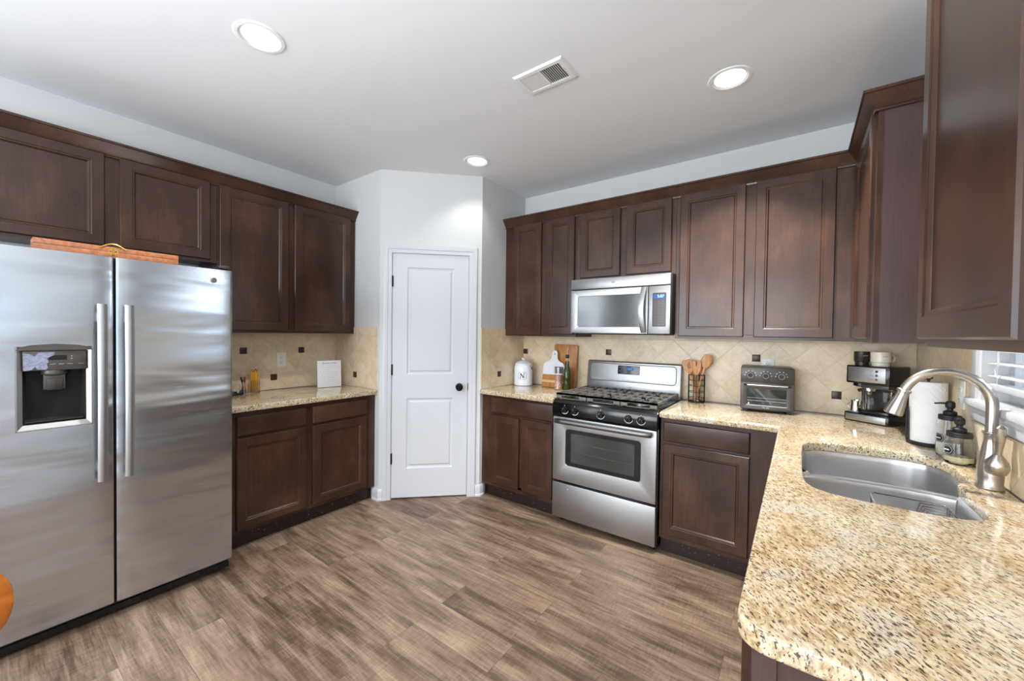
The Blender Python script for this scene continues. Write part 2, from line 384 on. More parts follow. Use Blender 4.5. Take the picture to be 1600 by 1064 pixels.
def obj(name, mb, m, parent=None, bevel=0.0, seg=2, angle=35, loc=None, rot=None):
    me = bpy.data.meshes.new(name); me.from_pydata(mb.v, [], mb.f)
    bm = bmesh.new(); bm.from_mesh(me); bmesh.ops.recalc_face_normals(bm, faces=bm.faces)
    if bevel:
        es = [e for e in bm.edges if len(e.link_faces) == 2 and e.calc_face_angle(0) > R(30)]
        bmesh.ops.bevel(bm, geom=es, offset=bevel, segments=seg, profile=0.5, affect='EDGES', clamp_overlap=True)
    bm.to_mesh(me); bm.free(); finish(me, angle)
    o = link(name, me, m, parent)
    if loc: o.location = loc
    if rot: o.rotation_euler = rot
    return o
def curve_mesh(name, outer, holes, z0, z1, bevel=0.0, res=2):
    c = bpy.data.curves.new(name, 'CURVE'); c.dimensions = '2D'; c.fill_mode = 'BOTH'
    for pts in [outer]+list(holes):
        sp = c.splines.new('POLY'); sp.points.add(len(pts)-1); sp.use_cyclic_u = True
        for q, p in zip(sp.points, pts): q.co = (p[0], p[1], 0, 1)
    c.extrude = (z1-z0)/2-bevel; c.bevel_depth = bevel; c.bevel_resolution = res; c.offset = -bevel
    o = bpy.data.objects.new(name, c); S.collection.objects.link(o)
    bpy.context.view_layer.update(); dg = bpy.context.evaluated_depsgraph_get()
    me = bpy.data.meshes.new_from_object(o.evaluated_get(dg)); bpy.data.objects.remove(o)
    me.transform(Matrix.Translation((0, 0, (z0+z1)/2)))
    bm = bmesh.new(); bm.from_mesh(me); bmesh.ops.remove_doubles(bm, verts=bm.verts, dist=1e-5); bmesh.ops.recalc_face_normals(bm, faces=bm.faces); bm.to_mesh(me); bm.free()
    me.materials.clear(); finish(me, 30); return me
def text(body, size, m, parent, mtx, name='lettering', ext=0.0006, align='CENTER', shear=0.0):
    c = bpy.data.curves.new(name, 'FONT'); c.body = body; c.size = size; c.extrude = ext; c.align_x = align; c.align_y = 'CENTER'; c.shear = shear
    o = bpy.data.objects.new(name, c); S.collection.objects.link(o); bpy.context.view_layer.update()
    me = bpy.data.meshes.new_from_object(o.evaluated_get(bpy.context.evaluated_depsgraph_get())); bpy.data.objects.remove(o)
    me.materials.clear(); return link(name, me, m, parent, mtx)
FACE = Matrix.Rotation(R(90), 4, 'X')      # text plane -> faces -y
def scribble(mb, x0, x1, y, z, h, r=0.0006, step=0.004, seed=1):
    rr = random.Random(seed); pts = []; x = x0
    while x < x1: pts.append((x, y, z+rr.uniform(-h, h)/2)); x += step*rr.uniform(0.6, 1.3)
    if len(pts) > 1: mb.tube(pts, r, 4)
def rrect(x0, x1, y0, y1, r, n=5):
    pts = []
    for cx, cy, a0 in ((x1-r, y1-r, 0), (x0+r, y1-r, 90), (x0+r, y0+r, 180), (x1-r, y0+r, 270)):
        for k in range(n+1): a = R(a0+90*k/n); pts.append((cx+r*math.cos(a), cy+r*math.sin(a)))
    return pts
def thing(name, label, cat, loc=(0, 0, 0), rotz=0, group=None):
    o = bpy.data.objects.new(name, None); o.empty_display_size = 0.05; S.collection.objects.link(o)
    o.location = loc; o.rotation_euler = (0, 0, R(rotz)); o['label'] = label; o['category'] = cat
    if group: o['group'] = group
    return o
def tag(o, label, cat, group=None):
    o['label'] = label; o['category'] = cat
    if group: o['group'] = group
    return o
def struct(name, mb, m, parent=None, **k):
    o = obj(name, mb, m, parent, **k)
    if parent is None: o['kind'] = 'structure'
    return o

# ------------------------------------------------------------------ room shell
H = 2.715; XP = 1.256; YL = -1.226; A = 0.665; B = 0.643; XW = 4.0
struct('floor', MB().box(-0.1, 4.25, -6.7, 0.1, -0.08, 0), M_floor)
LIGHTS = [(1.445, -2.42), (3.13, -0.895), (1.41, -0.897)]
def circ(x, y, r, n=32): return [(x+r*math.cos(2*math.pi*k/n), y+r*math.sin(2*math.pi*k/n)) for k in range(n)]
ce = link('ceiling', curve_mesh('ceiling', [(-0.1, -6.7), (4.25, -6.7), (4.25, 0.1), (-0.1, 0.1)], [circ(x, y, 0.078) for x, y in LIGHTS], H, H+0.02), M_ceil); ce['kind'] = 'structure'
struct('wall_left', MB().box(-0.1, 0, -3.9, 0.1, 0, H).box(-0.1, 0, -5.6, -3.9, 2.35, H).box(-0.1, 0, -6.7, -5.6, 0, H), M_wall)  # gap towards the rear is added to let the side fill in
struct('wall_back', MB().box(0, 4.1, 0, 0.1, 0, H), M_wall)
WY0, WY1, WZ0, WZ1 = -1.735, -0.99, 1.165, 2.15      # sink window opening
PY0, PY1, PZ1 = -5.0, -3.3, 2.1                      # patio door opening behind the camera
mb = MB()
mb.box(XW, XW+0.15, WY1, 0, 0, H).box(XW, XW+0.15, WY0, WY1, 0, WZ0).box(XW, XW+0.15, WY0, WY1, WZ1, H)
mb.box(XW, XW+0.15, PY1, WY0, 0, H).box(XW, XW+0.15, PY0, PY1, PZ1, H).box(XW, XW+0.15, -6.7, PY0, 0, H)
struct('wall_right', mb, M_wall)
mb = MB(); mb.box(-0.1, 0.5, -6.6, -6.5, 0, H).box(3.5, 4.1, -6.6, -6.5, 0, H).box(0.5, 3.5, -6.6, -6.5, 0, 0.55).box(0.5, 3.5, -6.6, -6.5, 2.35, H).box(1.95, 2.05, -6.6, -6.5, 0.55, 2.35)
struct('wall_front', mb, M_wall)
# pantry
struct('wall_pantry_left', MB().box(0, A, YL, YL+0.09, 0, H), M_wall)
struct('wall_pantry_right', MB().box(XP-0.09, XP, -B, 0, 0, H), M_wall)
a2 = Vector((A, YL)); b2 = Vector((XP, -B)); dv = b2-a2; L = dv.length; ang = math.degrees(math.atan2(dv.y, dv.x))
DM = Matrix.Translation((A, YL, 0)) @ Matrix.Rotation(R(ang), 4, 'Z')     # local x along the diagonal, -y into the kitchen
D0, D1, DZ = 0.100, 0.722, 2.04
mb = MB(); mb.box(0, D0-0.012, 0, 0.09, 0, H, DM).box(D1+0.012, L, 0, 0.09, 0, H, DM).box(D0-0.012, D1+0.012, 0, 0.09, DZ+0.012, H, DM)
struct('wall_pantry_front', mb, M_wall)
# casing and jamb (trim)
mb = MB(); cw = 0.062
prof = [(0, 0), (cw, 0), (cw, -0.017), (cw-0.008, -0.019), (cw*0.62, -0.014), (cw*0.5, -0.014), (cw*0.42, -0.010), (0.006, -0.009), (0, -0.007)]
def casing(mb, x0, x1, z1, z0=0.0, mtx=None):
    """frame of three legs round x0..x1, up to z1, profile grows outwards"""
    vs = []; n = len(prof)
    for (sx, cx, zz) in ((-1, x0, None), (-1, x0, z1), (1, x1, z1), (1, x1, None)):
        for (o, y) in prof: vs.append((cx+sx*o, y, z0 if zz is None else zz+o))
    fs = [(k*n+j, (k+1)*n+j, (k+1)*n+(j+1) % n, k*n+(j+1) % n) for k in range(3) for j in range(n)]+[tuple(range(n)), tuple(3*n+j for j in range(n))[::-1]]
    mb.add(vs, fs, mtx)
casing(mb, D0-0.006, D1+0.006, DZ+0.006, 0, DM)
mb.box(D0-0.012, D0-0.002, -0.001, 0.09, 0, DZ+0.012, DM).box(D1+0.002, D1+0.012, -0.001, 0.09, 0, DZ+0.012, DM).box(D0-0.002, D1+0.002, -0.001, 0.09, DZ+0.002, DZ+0.012, DM)
struct('trim_1', mb, M_white)
# door slab with two moulded panels
dr = thing('door_1', 'white two-panel pantry door in the angled corner wall, with a dark knob', 'door'); dr.matrix_world = DM; dr['kind'] = 'structure'
del dr['category']
mb = MB(); y0 = 0.004; x0, x1 = D0, D1; pz = [(0.255, 0.842), (1.042, 1.930)]; px0, px1 = D0+0.118, D1-0.118
def ring(mb, ax0, ax1, az0, az1, bx0, bx1, bz0, bz1, y):   # flat ring between two rectangles
    mb.add([(ax0, y, az0), (ax1, y, az0), (ax1, y, az1), (ax0, y, az1), (bx0, y, bz0), (bx1, y, bz0), (bx1, y, bz1), (bx0, y, bz1)], [(0, 1, 5, 4), (1, 2, 6, 5), (2, 3, 7, 6), (3, 0, 4, 7)])
mb.box(x0, px0, y0, 0.039, 0.012, DZ).box(px1, x1, y0, 0.039, 0.012, DZ)
mb.box(px0, px1, y0, 0.039, 0.012, pz[0][0]).box(px0, px1, y0, 0.039, pz[0][1], pz[1][0]).box(px0, px1, y0, 0.039, pz[1][1], DZ)
obj('slab', mb, M_white, dr)
for (q0, q1) in pz:
    mb = MB(); mb.panel(px0, px1, q0, q1, 0.035, [(0, y0+0.0005), (0.010, y0+0.007), (0.022, y0+0.008), (0.034, y0+0.0015), (0.046, y0+0.001)])
    obj('moulded_panel', mb, M_white, dr, angle=15)
for hz in (0.34, 1.08, 1.81):
    mb = MB(); mb.cyl((D0-0.002, -0.002, hz), 0.0065, 0.09, seg=10).box(D0-0.008, D0+0.006, -0.003, 0.004, hz-0.043, hz+0.043)
    obj('hinge', mb, M_bronze, dr)
mb = MB(); kx = D1-0.07
mb.lathe([(0.031, 0), (0.031, 0.004), (0.024, 0.009), (0.011, 0.013), (0.010, 0.028), (0.02, 0.034), (0.029, 0.045), (0.029, 0.055), (0.02, 0.064), (0.0, 0.066)], 28, Matrix.Translation((kx, y0, 0.935)) @ Matrix.Rotation(R(90), 4, 'X'))
obj('knob', mb, M_bronze, dr)['label'] = 'dark bronze round knob'
obj('strike_plate', MB().box(D1+0.001, D1+0.006, -0.0025, 0.01, 0.905, 0.965), M_bronze, dr)
# baseboards at the pantry corners
bprof = [(0, 0), (0.022, 0), (0.022, 0.012), (0.016, 0.018), (0.014, 0.02), (0.014, 0.074), (0.010, 0.086), (0.004, 0.094), (0, 0.094)]
ux = dv.normalized()
p1 = a2+ux*(D0-0.07)
struct('baseboard_left', MB().sweep([(0.60, YL), (A, YL), tuple(p1)], bprof), M_white)
p2 = a2+ux*(D1+0.07)
struct('baseboard_right', MB().sweep([tuple(p2), (XP, -B), (XP, -0.60)], bprof), M_white)
struct('baseboard_front', MB().sweep([(XW, -5.08), (XW, -6.5), (0, -6.5), (0, -5.65)], bprof), M_white)
struct('baseboard_side', MB().sweep([(XW, -2.5), (XW, -3.22)], bprof), M_white)

# ------------------------------------------------------------------ sink window with its casing, stool and sashes
w = bpy.data.objects.new('window_1', None); S.collection.objects.link(w); w['kind'] = 'structure'
w.location = (XW, WY1, 0); w.rotation_euler = (0, 0, R(-90)); ww = WY1-WY0
mb = MB(); casing(mb, 0, ww, WZ1, WZ0); obj('window_casing', mb, M_white, w)
mb = MB(); mb.box(-0.075, ww+0.075, -0.035, 0.058, WZ0-0.022, WZ0+0.004); obj('window_stool', mb, M_white, w, bevel=0.005)
mb = MB(); mb.box(-0.06, ww+0.06, -0.018, 0, WZ0-0.075, WZ0-0.022); mb.box(-0.06, ww+0.06, -0.024, 0, WZ0-0.04, WZ0-0.024); obj('window_apron', mb, M_white, w, bevel=0.003)
mb = MB(); fr = 0.045
mb.box(0.001, fr, 0.06, 0.11, WZ0+0.002, WZ1-0.001).box(ww-fr, ww-0.001, 0.06, 0.11, WZ0+0.002, WZ1-0.001).box(fr, ww-fr, 0.06, 0.11, WZ0+0.002, WZ0+fr).box(fr, ww-fr, 0.06, 0.11, WZ1-fr, WZ1-0.001).box(fr, ww-fr, 0.06, 0.11, 1.64, 1.68)
for k in (1, 2): x = fr+(ww-2*fr)*k/3; mb.box(x-0.009, x+0.009, 0.075, 0.095, WZ0+fr, WZ1-fr)
for z in (1.41, 1.90): mb.box(fr, ww-fr, 0.075, 0.095, z-0.009, z+0.009)
obj('window_sash', mb, M_white, w)
obj('window_glass', MB().box(fr, ww-fr, 0.083, 0.087, WZ0+fr, WZ1-fr), M_pane, w)
bl = thing('window_blind', 'white horizontal slat blind hanging in the window above the sink', 'blind', (XW, WY1, 0), -90)
mb = MB()
for k in range(19):
    z = 1.262+k*0.045; mb.box(0.006, ww-0.006, -0.024, 0.024, -0.0014, 0.0014, Matrix.Translation((0, 0.03, z)) @ Matrix.Rotation(R(6), 4, 'X'))
obj('slats', mb, M_white, bl)
obj('headrail', MB().box(0.004, ww-0.004, 0.002, 0.055, WZ1-0.05, WZ1-0.002), M_white, bl, bevel=0.003)
obj('bottom_rail', MB().box(0.006, ww-0.006, 0.004, 0.056, 1.212, 1.232), M_white, bl, bevel=0.004)
mb = MB()
for x in (0.10, ww/2, ww-0.10): mb.tube([(x, 0.004, 1.22), (x, 0.004, WZ1-0.03)], 0.0012, 5).tube([(x, 0.056, 1.22), (x, 0.056, WZ1-0.03)], 0.0012, 5)
obj('ladder_cords', mb, M_white, bl)
pts = [(0.14, -0.004, 1.3+0.02*k) for k in range(30)][::-1]+[(0.14+0.03*math.sin(R(a)), -0.004, 1.29-0.03*math.cos(R(a))+0.0) for a in range(-90, 60, 15)]
obj('pull_cord', MB().tube(pts, 0.0016, 6), M_white, bl)
# patio door behind the camera
w2 = bpy.data.objects.new('window_2', None); S.collection.objects.link(w2); w2['kind'] = 'structure'; w2.location = (XW, PY1, 0); w2.rotation_euler = (0, 0, R(-90)); pw = PY1-PY0
mb = MB(); casing(mb, 0, pw, PZ1, 0); obj('window_casing', mb, M_white, w2)
mb = MB()
for x in (0, pw/2-0.04, pw/2+0.0, pw-0.08): mb.box(x, x+0.08, 0.05, 0.10, 0, PZ1)
mb.box(0, pw, 0.05, 0.10, 0, 0.12).box(0, pw, 0.05, 0.10, PZ1-0.08, PZ1); obj('window_sash', mb, M_white, w2)

# ------------------------------------------------------------------ cabinets
DOORP = [(0.0, -0.014), (0.004, -0.019), (0.050, -0.0195), (0.054, -0.0165), (0.060, -0.0165), (0.066, -0.0100), (0.067, -0.0085)]
def cab_door(parent, x0, x1, z0, z1, yf, name='door'):
    """recessed-panel door laid on the face frame at y=yf (cabinet faces -y)"""
    mb = MB(); mb.panel(x0, x1, z0, z1, yf, [(i, yf+d) for i, d in DOORP]); return obj(name, mb, M_wood, parent, angle=18)
def cab_drawer(parent, x0, x1, z0, z1, yf, name='drawer'):
    mb = MB(); mb.panel(x0, x1, z0, z1, yf, [(0, yf-0.013), (0.005, yf-0.019), (0.007, yf-0.0195)]); return obj(name, mb, M_wood, parent, angle=18)
FR = {'B': ((0, 0), 0), 'L': ((0, 0), 90), 'R': ((XW, 0), -90)}
def frame_loc(wall, u):
    return {'B': (u, 0, 0), 'L': (0, u, 0), 'R': (XW, u, 0)}[wall], {'B': 0, 'L': 90, 'R': -90}[wall]
def upper(wall, u, width, z0, z1, doors, label, depth=0.305, gap=0.002):
    loc, rz = frame_loc(wall, u); t = thing('wall_cabinet', label, 'cabinet', loc, rz, 'dark wall cabinets')
    yf = -depth
    mb = MB(); mb.box(0, 0.016, yf+0.02, -0.002, z0, z1).box(width-0.016, width, yf+0.02, -0.002, z0, z1)
    mb.box(0.016, width-0.016, yf+0.02, -0.002, z0+0.012, z0+0.028).box(0.016, width-0.016, yf+0.02, -0.002, z1-0.018, z1).box(0.016, width-0.016, -0.010, -0.002, z0+0.028, z1-0.018)
    obj('carcass', mb, M_side, t)
    mb = MB(); e = [0]
    xs = [0]+[v for d in doors for v in d]+[width]
    o = 0.014
    mb.box(0, doors[0][0]+o, yf, yf+0.02, z0, z1).box(doors[-1][1]-o, width, yf, yf+0.02, z0, z1)
    for (a, b) in zip(doors[:-1], doors[1:]): mb.box(a[1]-o, b[0]+o, yf, yf+0.02, z0+0.03, z1-0.03)
    mb.box(doors[0][0]+o, doors[-1][1]-o, yf, yf+0.02, z0, z0+0.032).box(doors[0][0]+o, doors[-1][1]-o, yf, yf+0.02, z1-0.032, z1)
    obj('face_frame', mb, M_wood, t)
    for (a, b) in doors: cab_door(t, a, b, z0+0.018, z1-0.012, yf)
    return t
UZ0, UZ1 = 1.372, 2.368
upper('B', XP+0.002, 1.977-XP-0.002, UZ0, UZ1, [(0.094, 0.388), (0.436, 0.704)], 'narrow two-door dark wall cabinet against the pantry wall, above the white canister')
upper('B', 1.979, 0.762, 1.823, UZ1, [(0.036, 0.364), (0.414, 0.734)], 'short two-door dark wall cabinet directly above the microwave')
upper('B', 2.743, 0.955, UZ0, UZ1, [(0.026, 0.414), (0.470, 0.856)], 'wide two-door dark wall cabinet above the toaster oven')
upper('L', -3.235, 1.00, 1.832, UZ1, [(0.035, 0.478), (0.538, 0.962)], 'short dark wall cabinet with two wide doors above the refrigerator')
upper('L', -2.233, 1.004, UZ0, UZ1, [(0.012, 0.448), (0.494, 0.956)], 'tall two-door dark wall cabinet between the refrigerator and the pantry')
upper('R', -0.002, 0.938, UZ0, UZ1, [(0.345, 0.915)], 'dark corner wall cabinet on the sink wall, seen edge-on, ending at the window')
upper('R', -1.815, 0.62, UZ0, UZ1, [(0.012, 0.548)], 'nearest dark wall cabinet at the right edge of the picture')
CR = [(0, 2.345), (0.012, 2.345), (0.014, 2.352), (0.009, 2.356), (0.012, 2.362), (0.024, 2.375), (0.042, 2.402), (0.048, 2.410), (0.055, 2.412), (0.055, 2.424), (0, 2.424)]
def crown(path, label):
    o = obj('crown_molding', MB().sweep(path, CR), M_wood); tag(o, label, 'molding', 'dark crown molding runs')
crown([(0.002, -3.236), (0.3055, -3.236), (0.3055, YL-0.002)], 'dark stepped crown molding along the top of the cabinets on the refrigerator wall')
crown([(XP+0.002, -0.3055), (XW-0.3055, -0.3055), (XW-0.3055, -0.941), (XW-0.002, -0.941)], 'dark crown molding above the stove cabinets that turns the corner to the window')
crown([(XW-0.002, -1.814), (XW-0.3055, -1.814), (XW-0.3055, -2.437), (XW-0.002, -2.437)], 'short crown molding on top of the nearest cabinet at the right edge')

def base(wall, u, width, cols, label, depth=0.61, sidevis=None, drawers=True, group='dark base cabinets', mdraw=(0.728, 0.850), mdoor=(0.138, 0.712)):
    loc, rz = frame_loc(wall, u); t = thing('base_cabinet', label, 'cabinet', loc, rz, group); yf = -depth; z0, z1 = 0.105, 0.874
    mb = MB(); mb.box(0, 0.016, yf+0.02, -0.012, z0, z1).box(width-0.016, width, yf+0.02, -0.012, z0, z1).box(0.016, width-0.016, yf+0.02, -0.012, z0, z0+0.016).box(0.016, width-0.016, -0.02, -0.012, z0+0.016, z1)
    obj('carcass', mb, M_side, t)
    mb = MB(); o = 0.014
    doors = [c for c in cols]
    mb.box(0, doors[0][0]+o, yf, yf+0.02, z0, z1).box(doors[-1][1]-o, width, yf, yf+0.02, z0, z1)
    for (a, b) in zip(doors[:-1], doors[1:]): mb.box(a[1]-o, b[0]+o, yf, yf+0.02, z0+0.03, z1-0.03)
    xa, xb = doors[0][0]+o, doors[-1][1]-o
    mb.box(xa, xb, yf, yf+0.02, z0, mdoor[0]+0.014).box(xa, xb, yf, yf+0.02, z1-0.035, z1).box(xa, xb, yf+0.0005, yf+0.0195, mdoor[1]-0.014, mdraw[0]+0.014)
    obj('face_frame', mb, M_wood, t)
    obj('toe_kick', MB().box(0.0, width, yf+0.045, yf+0.06, 0.001, z0), M_cabdark, t)
    for (a, b) in doors: cab_door(t, a, b, mdoor[0], mdoor[1], yf)
    if drawers is True:
        for (a, b) in doors: cab_drawer(t, a, b, mdraw[0], mdraw[1], yf)
    elif drawers: cab_drawer(t, drawers[0], drawers[1], mdraw[0], mdraw[1], yf)
    return t
base('L', -2.250, 1.022, [(0.022, 0.456), (0.502, 0.939)], 'dark base cabinet with two drawers over two doors, beside the refrigerator', mdraw=(0.722, 0.846), mdoor=(0.128, 0.706))
base('B', XP+0.002, 1.977-XP-0.002, [(0.107, 0.390), (0.422, 0.702)], 'dark base cabinet with one wide drawer front left of the stove', drawers=(0.107, 0.706), mdraw=(0.73, 0.858))
base('B', 2.745, 0.648, [(0.020, 0.489)], 'dark base cabinet with a single drawer and door right of the stove')
base('R', -0.612, 0.236, [(0.02, 0.216)], 'narrow dark base cabinet in the corner left of the sink cabinet')
base('R', -0.850, 0.86, [(0.03, 0.415), (0.445, 0.83)], 'dark two-door cabinet under the sink')
ec = base('R', -1.712, 0.694, [(0.03, 0.664)], 'dark end cabinet under the near corner of the counter')
mb = MB(); ex = 0.694
mb.box(ex, ex+0.012, -0.61, -0.012, 0.001, 0.874); mb.box(ex+0.012, ex+0.018, -0.610, -0.575, 0.001, 0.874).box(ex+0.012, ex+0.018, -0.06, -0.012, 0.001, 0.874).box(ex+0.012, ex+0.018, -0.575, -0.06, 0.001, 0.10)
obj('end_panel', mb, M_side, ec)

# ------------------------------------------------------------------ counters
def granite_top(name, outer, holes, label):
    me = curve_mesh(name, outer, holes, 0.8755, 0.914, 0.007, 3); o = link(name, me, M_granite); tag(o, label, 'countertop', 'speckled granite countertops'); return o
granite_top('granite_countertop', [(0.010, -2.262), (0.645, -2.262), (0.645, YL-0.003), (0.010, YL-0.003)], [], 'speckled granite countertop between refrigerator and pantry')
granite_top('granite_countertop', [(XP+0.003, -0.65), (1.976, -0.65), (1.976, -0.010), (XP+0.003, -0.010)], [], 'short speckled granite countertop left of the stove')
SK_far = [(3.466, -1.10), (3.467, -1.02), (3.478, -0.975), (3.505, -0.940), (3.55, -0.917), (3.62, -0.899), (3.70, -0.887), (3.77, -0.882), (3.83, -0.888), (3.875, -0.908), (3.903, -0.945), (3.916, -1.0), (3.920, -1.08), (3.920, -1.17), (3.916, -1.225)]
SK_near = [(3.876, -1.290), (3.874, -1.36), (3.876, -1.45), (3.874, -1.53), (3.864, -1.59), (3.842, -1.625), (3.80, -1.645), (3.73, -1.655), (3.65, -1.656), (3.58, -1.651), (3.53, -1.640), (3.495, -1.615), (3.475, -1.575), (3.467, -1.52), (3.464, -1.43), (3.463, -1.34)]
corner = [(3.366+0.048-0.048*math.cos(R(a)), -2.447+0.048-0.048*math.sin(R(a))) for a in range(0, 91, 15)]
outer = [(2.746, -0.010), (2.746, -0.65), (3.366, -0.65)]+corner+[(XW-0.010, -2.447), (XW-0.010, -0.010)]
granite_top('granite_countertop', outer, [SK_far+[(3.905, -1.245), (3.880, -1.262)]+SK_near], 'large L-shaped speckled granite countertop around the sink')

# ------------------------------------------------------------------ tiled backsplashes (object origin at a tile corner: local x along the wall, z from 1.245)
def backsplash(wall, u0, ua, ub, z1, dots, label, loc=None, rz=None, hole=None):
    if loc is None: (lx, ly, _), rz = frame_loc(wall, u0); loc = (lx, ly, 0)
    t = thing('tiled_backsplash', label, 'backsplash', (loc[0], loc[1], 1.245), rz, 'travertine backsplashes')
    mb = MB(); s = 1 if wall in 'BLDE' else 1
    zb = 0.915-1.245
    if hole:
        ha, hb, hz = hole
        mb.box(ua, ha, -0.008, -0.0005, zb, z1-1.245).box(ha, hb, -0.008, -0.0005, zb, hz-1.245).box(hb, ub, -0.008, -0.0005, zb, z1-1.245)
    else: mb.box(ua, ub, -0.008, -0.0005, zb, z1-1.245)
    if wall == 'B': mb.box(1.982-u0, 2.740-u0, -0.008, -0.0005, z1-1.245, 1.402-1.245)
    obj('tile_field', mb, M_tile, t)
    for (du, dz) in dots:
        obj('accent_tile', MB().box(du-0.0245, du+0.0245, -0.0115, -0.006, dz-1.245-0.0245, dz-1.245+0.0245), M_accent, t, bevel=0.002)['label'] = 'dark brown square accent tile'
    return t
backsplash('B', 3.425, XP+0.001-3.425, XW-0.009-3.425, UZ0-0.002, [(3.209-3.425, 1.245), (3.641-3.425, 1.033), (2.140-3.425, 1.245), (1.290-3.425, 1.222)], 'beige diamond-laid tile backsplash behind the stove and toaster oven')
backsplash('L', -1.538, -2.28+1.538, YL-0.001+1.538, UZ0-0.002, [(0, 1.228), (-0.434, 1.232), (-0.217, 1.013)], 'beige tile backsplash behind the pencils on the refrigerator wall')
backsplash('R', -0.95, -(0.95-0.0085), 1.49, UZ0-0.002, [], 'beige tile backsplash behind the paper towels and faucet', hole=(-0.04, 0.86, 1.08))
backsplash('D', 0, 0.0085-0.329, 0.640-0.329, 1.433, [(0.0, 1.018)], 'small beige tile return on the pantry wall at the left counter', loc=(0.329, YL), rz=0)
backsplash('E', 0, -0.643+0.392, -0.0085+0.392, 1.433, [(0, 1.027)], 'small beige tile return on the pantry wall beside the white canister', loc=(XP, -0.392), rz=90)

# ------------------------------------------------------------------ recessed lights and ceiling register
LBL = ['recessed ceiling light above the refrigerator, largest of the three', 'recessed ceiling light near the stove wall at right', 'recessed ceiling light in front of the pantry door, smallest of the three']
for (x, y), lb, pw_ in zip(LIGHTS, LBL, (75, 210, 14)):
    t = thing('recessed_light', lb, 'ceiling light', (x, y, H), 0, 'recessed ceiling lights')
    obj('trim_ring', MB().lathe([(0.073, 0.004), (0.078, -0.001), (0.084, -0.006), (0.098, -0.005), (0.103, -0.0005), (0.079, -0.0003)], 48, caps=False), M_can, t)
    obj('baffle', MB().lathe([(0.0735, 0.002), (0.066, 0.04), (0.060, 0.075), (0.062, 0.09), (0.0, 0.09)], 48, caps=False), M_can, t)
    obj('lens', MB().lathe([(0.0, 0.066), (0.045, 0.067), (0.056, 0.075), (0.056, 0.085), (0.0, 0.085)], 40), M_canlight, t)
    l_ = bpy.data.lights.new('downlight', 'SPOT'); l_.energy = pw_; l_.color = (1.0, 0.98, 0.95); l_.spot_size = R(104); l_.spot_blend = 0.55; l_.shadow_soft_size = 0.04
    lo_ = bpy.data.objects.new('downlight', l_); lo_.location = (x, y, H+0.058); S.collection.objects.link(lo_)
t = thing('ceiling_register', 'white rectangular air register in the ceiling', 'vent', (2.361, -1.451, H), 0)
mb = MB(); ring0 = [(-0.145, -0.09), (0.145, -0.09), (0.145, 0.09), (-0.145, 0.09)]; inn = [(-0.115, -0.062), (0.115, -0.062), (0.115, 0.062), (-0.115, 0.062)]
vs = [(x, y, -0.001) for x, y in ring0]+[(x*0.93, y*0.9, -0.010) for x, y in ring0]+[(x, y, -0.010) for x, y in inn]+[(x, y, -0.001) for x, y in inn]
mb.add(vs, [(a*4+j, a*4+(j+1) % 4, a*4+4+(j+1) % 4, a*4+4+j) for a in range(3) for j in range(4)]+[(12, 13, 1, 0), (13, 14, 2, 1), (14, 15, 3, 2), (15, 12, 0, 3)])
mb.box(-0.004, 0.004, -0.062, 0.062, -0.010, -0.002)
obj('register_frame', mb, M_vent, t)
obj('duct_shade_plate', MB().box(-0.115, 0.115, -0.062, 0.062, -0.0018, -0.0008), M_duct, t)  # flat plate whose grey carries the shade of the duct hole
for sgn in (-1, 1):
    mb = MB()
    for k in range(10):
        x = sgn*(0.012+k*0.0108); mb.box(-0.0045, 0.0045, -0.061, 0.061, -0.0006, 0.0006, Matrix.Translation((x, 0, -0.0062)) @ Matrix.Rotation(R(38 if sgn > 0 else -26), 4, 'Y'))
    obj('louvers', mb, M_vent, t)
obj('damper_lever', MB().box(0.118, 0.121, -0.03, 0.0, -0.016, -0.008), M_vent, t)

# ------------------------------------------------------------------ refrigerator (local x runs along the wall towards the pantry, front faces -y)
t = thing('refrigerator', 'stainless side-by-side refrigerator with a water dispenser in the left door', 'refrigerator', (0, -3.228, 0), 90)
FD = -0.833; FB = -0.755; GAP = 0.431; FWD = 0.91
obj('cabinet_body', MB().box(0.004, 0.906, FB, -0.035, 0.03, 1.735), M_char, t, bevel=0.004)
obj('door_gasket', MB().box(0.012, 0.898, FB-0.012, FB, 0.09, 1.70), M_seal, t)
def fdoor(x0, x1, hole=None):
    mb = MB(); z0, z1 = 0.082, 1.724
    if not hole: mb.box(x0, x1, FD, FB-0.01, z0, z1)
    return mb
# right (fresh food) door, gently bowed front
def bowed(x0, x1, z0, z1, cut=None, n=10):
    mb = MB()
    def fy(x): k = (x-x0)/(x1-x0); e = 0.004*(max(0.0, min(1, min(k, 1-k)*9))**0.5); return FD+0.004-e
    cols = sorted(set([x0+(x1-x0)*k/n for k in range(n+1)]+([cut[0], cut[1]] if cut else [])+[x0+0.004, x0+0.012, x1-0.012, x1-0.004]))
    for a, b in zip(cols[:-1], cols[1:]):
        segs = [(z0, z1)]
        if cut and a >= cut[0]-1e-6 and b <= cut[1]+1e-6: segs = [(z0, cut[2]), (cut[3], z1)]
        for s0, s1 in segs:
            mb.add([(a, fy(a), s0), (b, fy(b), s0), (b, FB-0.012, s0), (a, FB-0.012, s0), (a, fy(a), s1), (b, fy(b), s1), (b, FB-0.012, s1), (a, FB-0.012, s1)],
                   [(0, 1, 5, 4), (3, 7, 6, 2), (0, 3, 2, 1), (4, 5, 6, 7)]+([(0, 4, 7, 3)] if a == x0 or (cut and abs(a-cut[1]) < 1e-6 and s0 == z0 and len(segs) == 1) else [])+([(1, 2, 6, 5)] if b == x1 else []))
    return mb
def weld(o):
    bm = bmesh.new(); bm.from_mesh(o.data); bmesh.ops.remove_doubles(bm, verts=bm.verts, dist=1e-5); bmesh.ops.recalc_face_normals(bm, faces=bm.faces); bm.to_mesh(o.data); bm.free(); finish(o.data, 30)
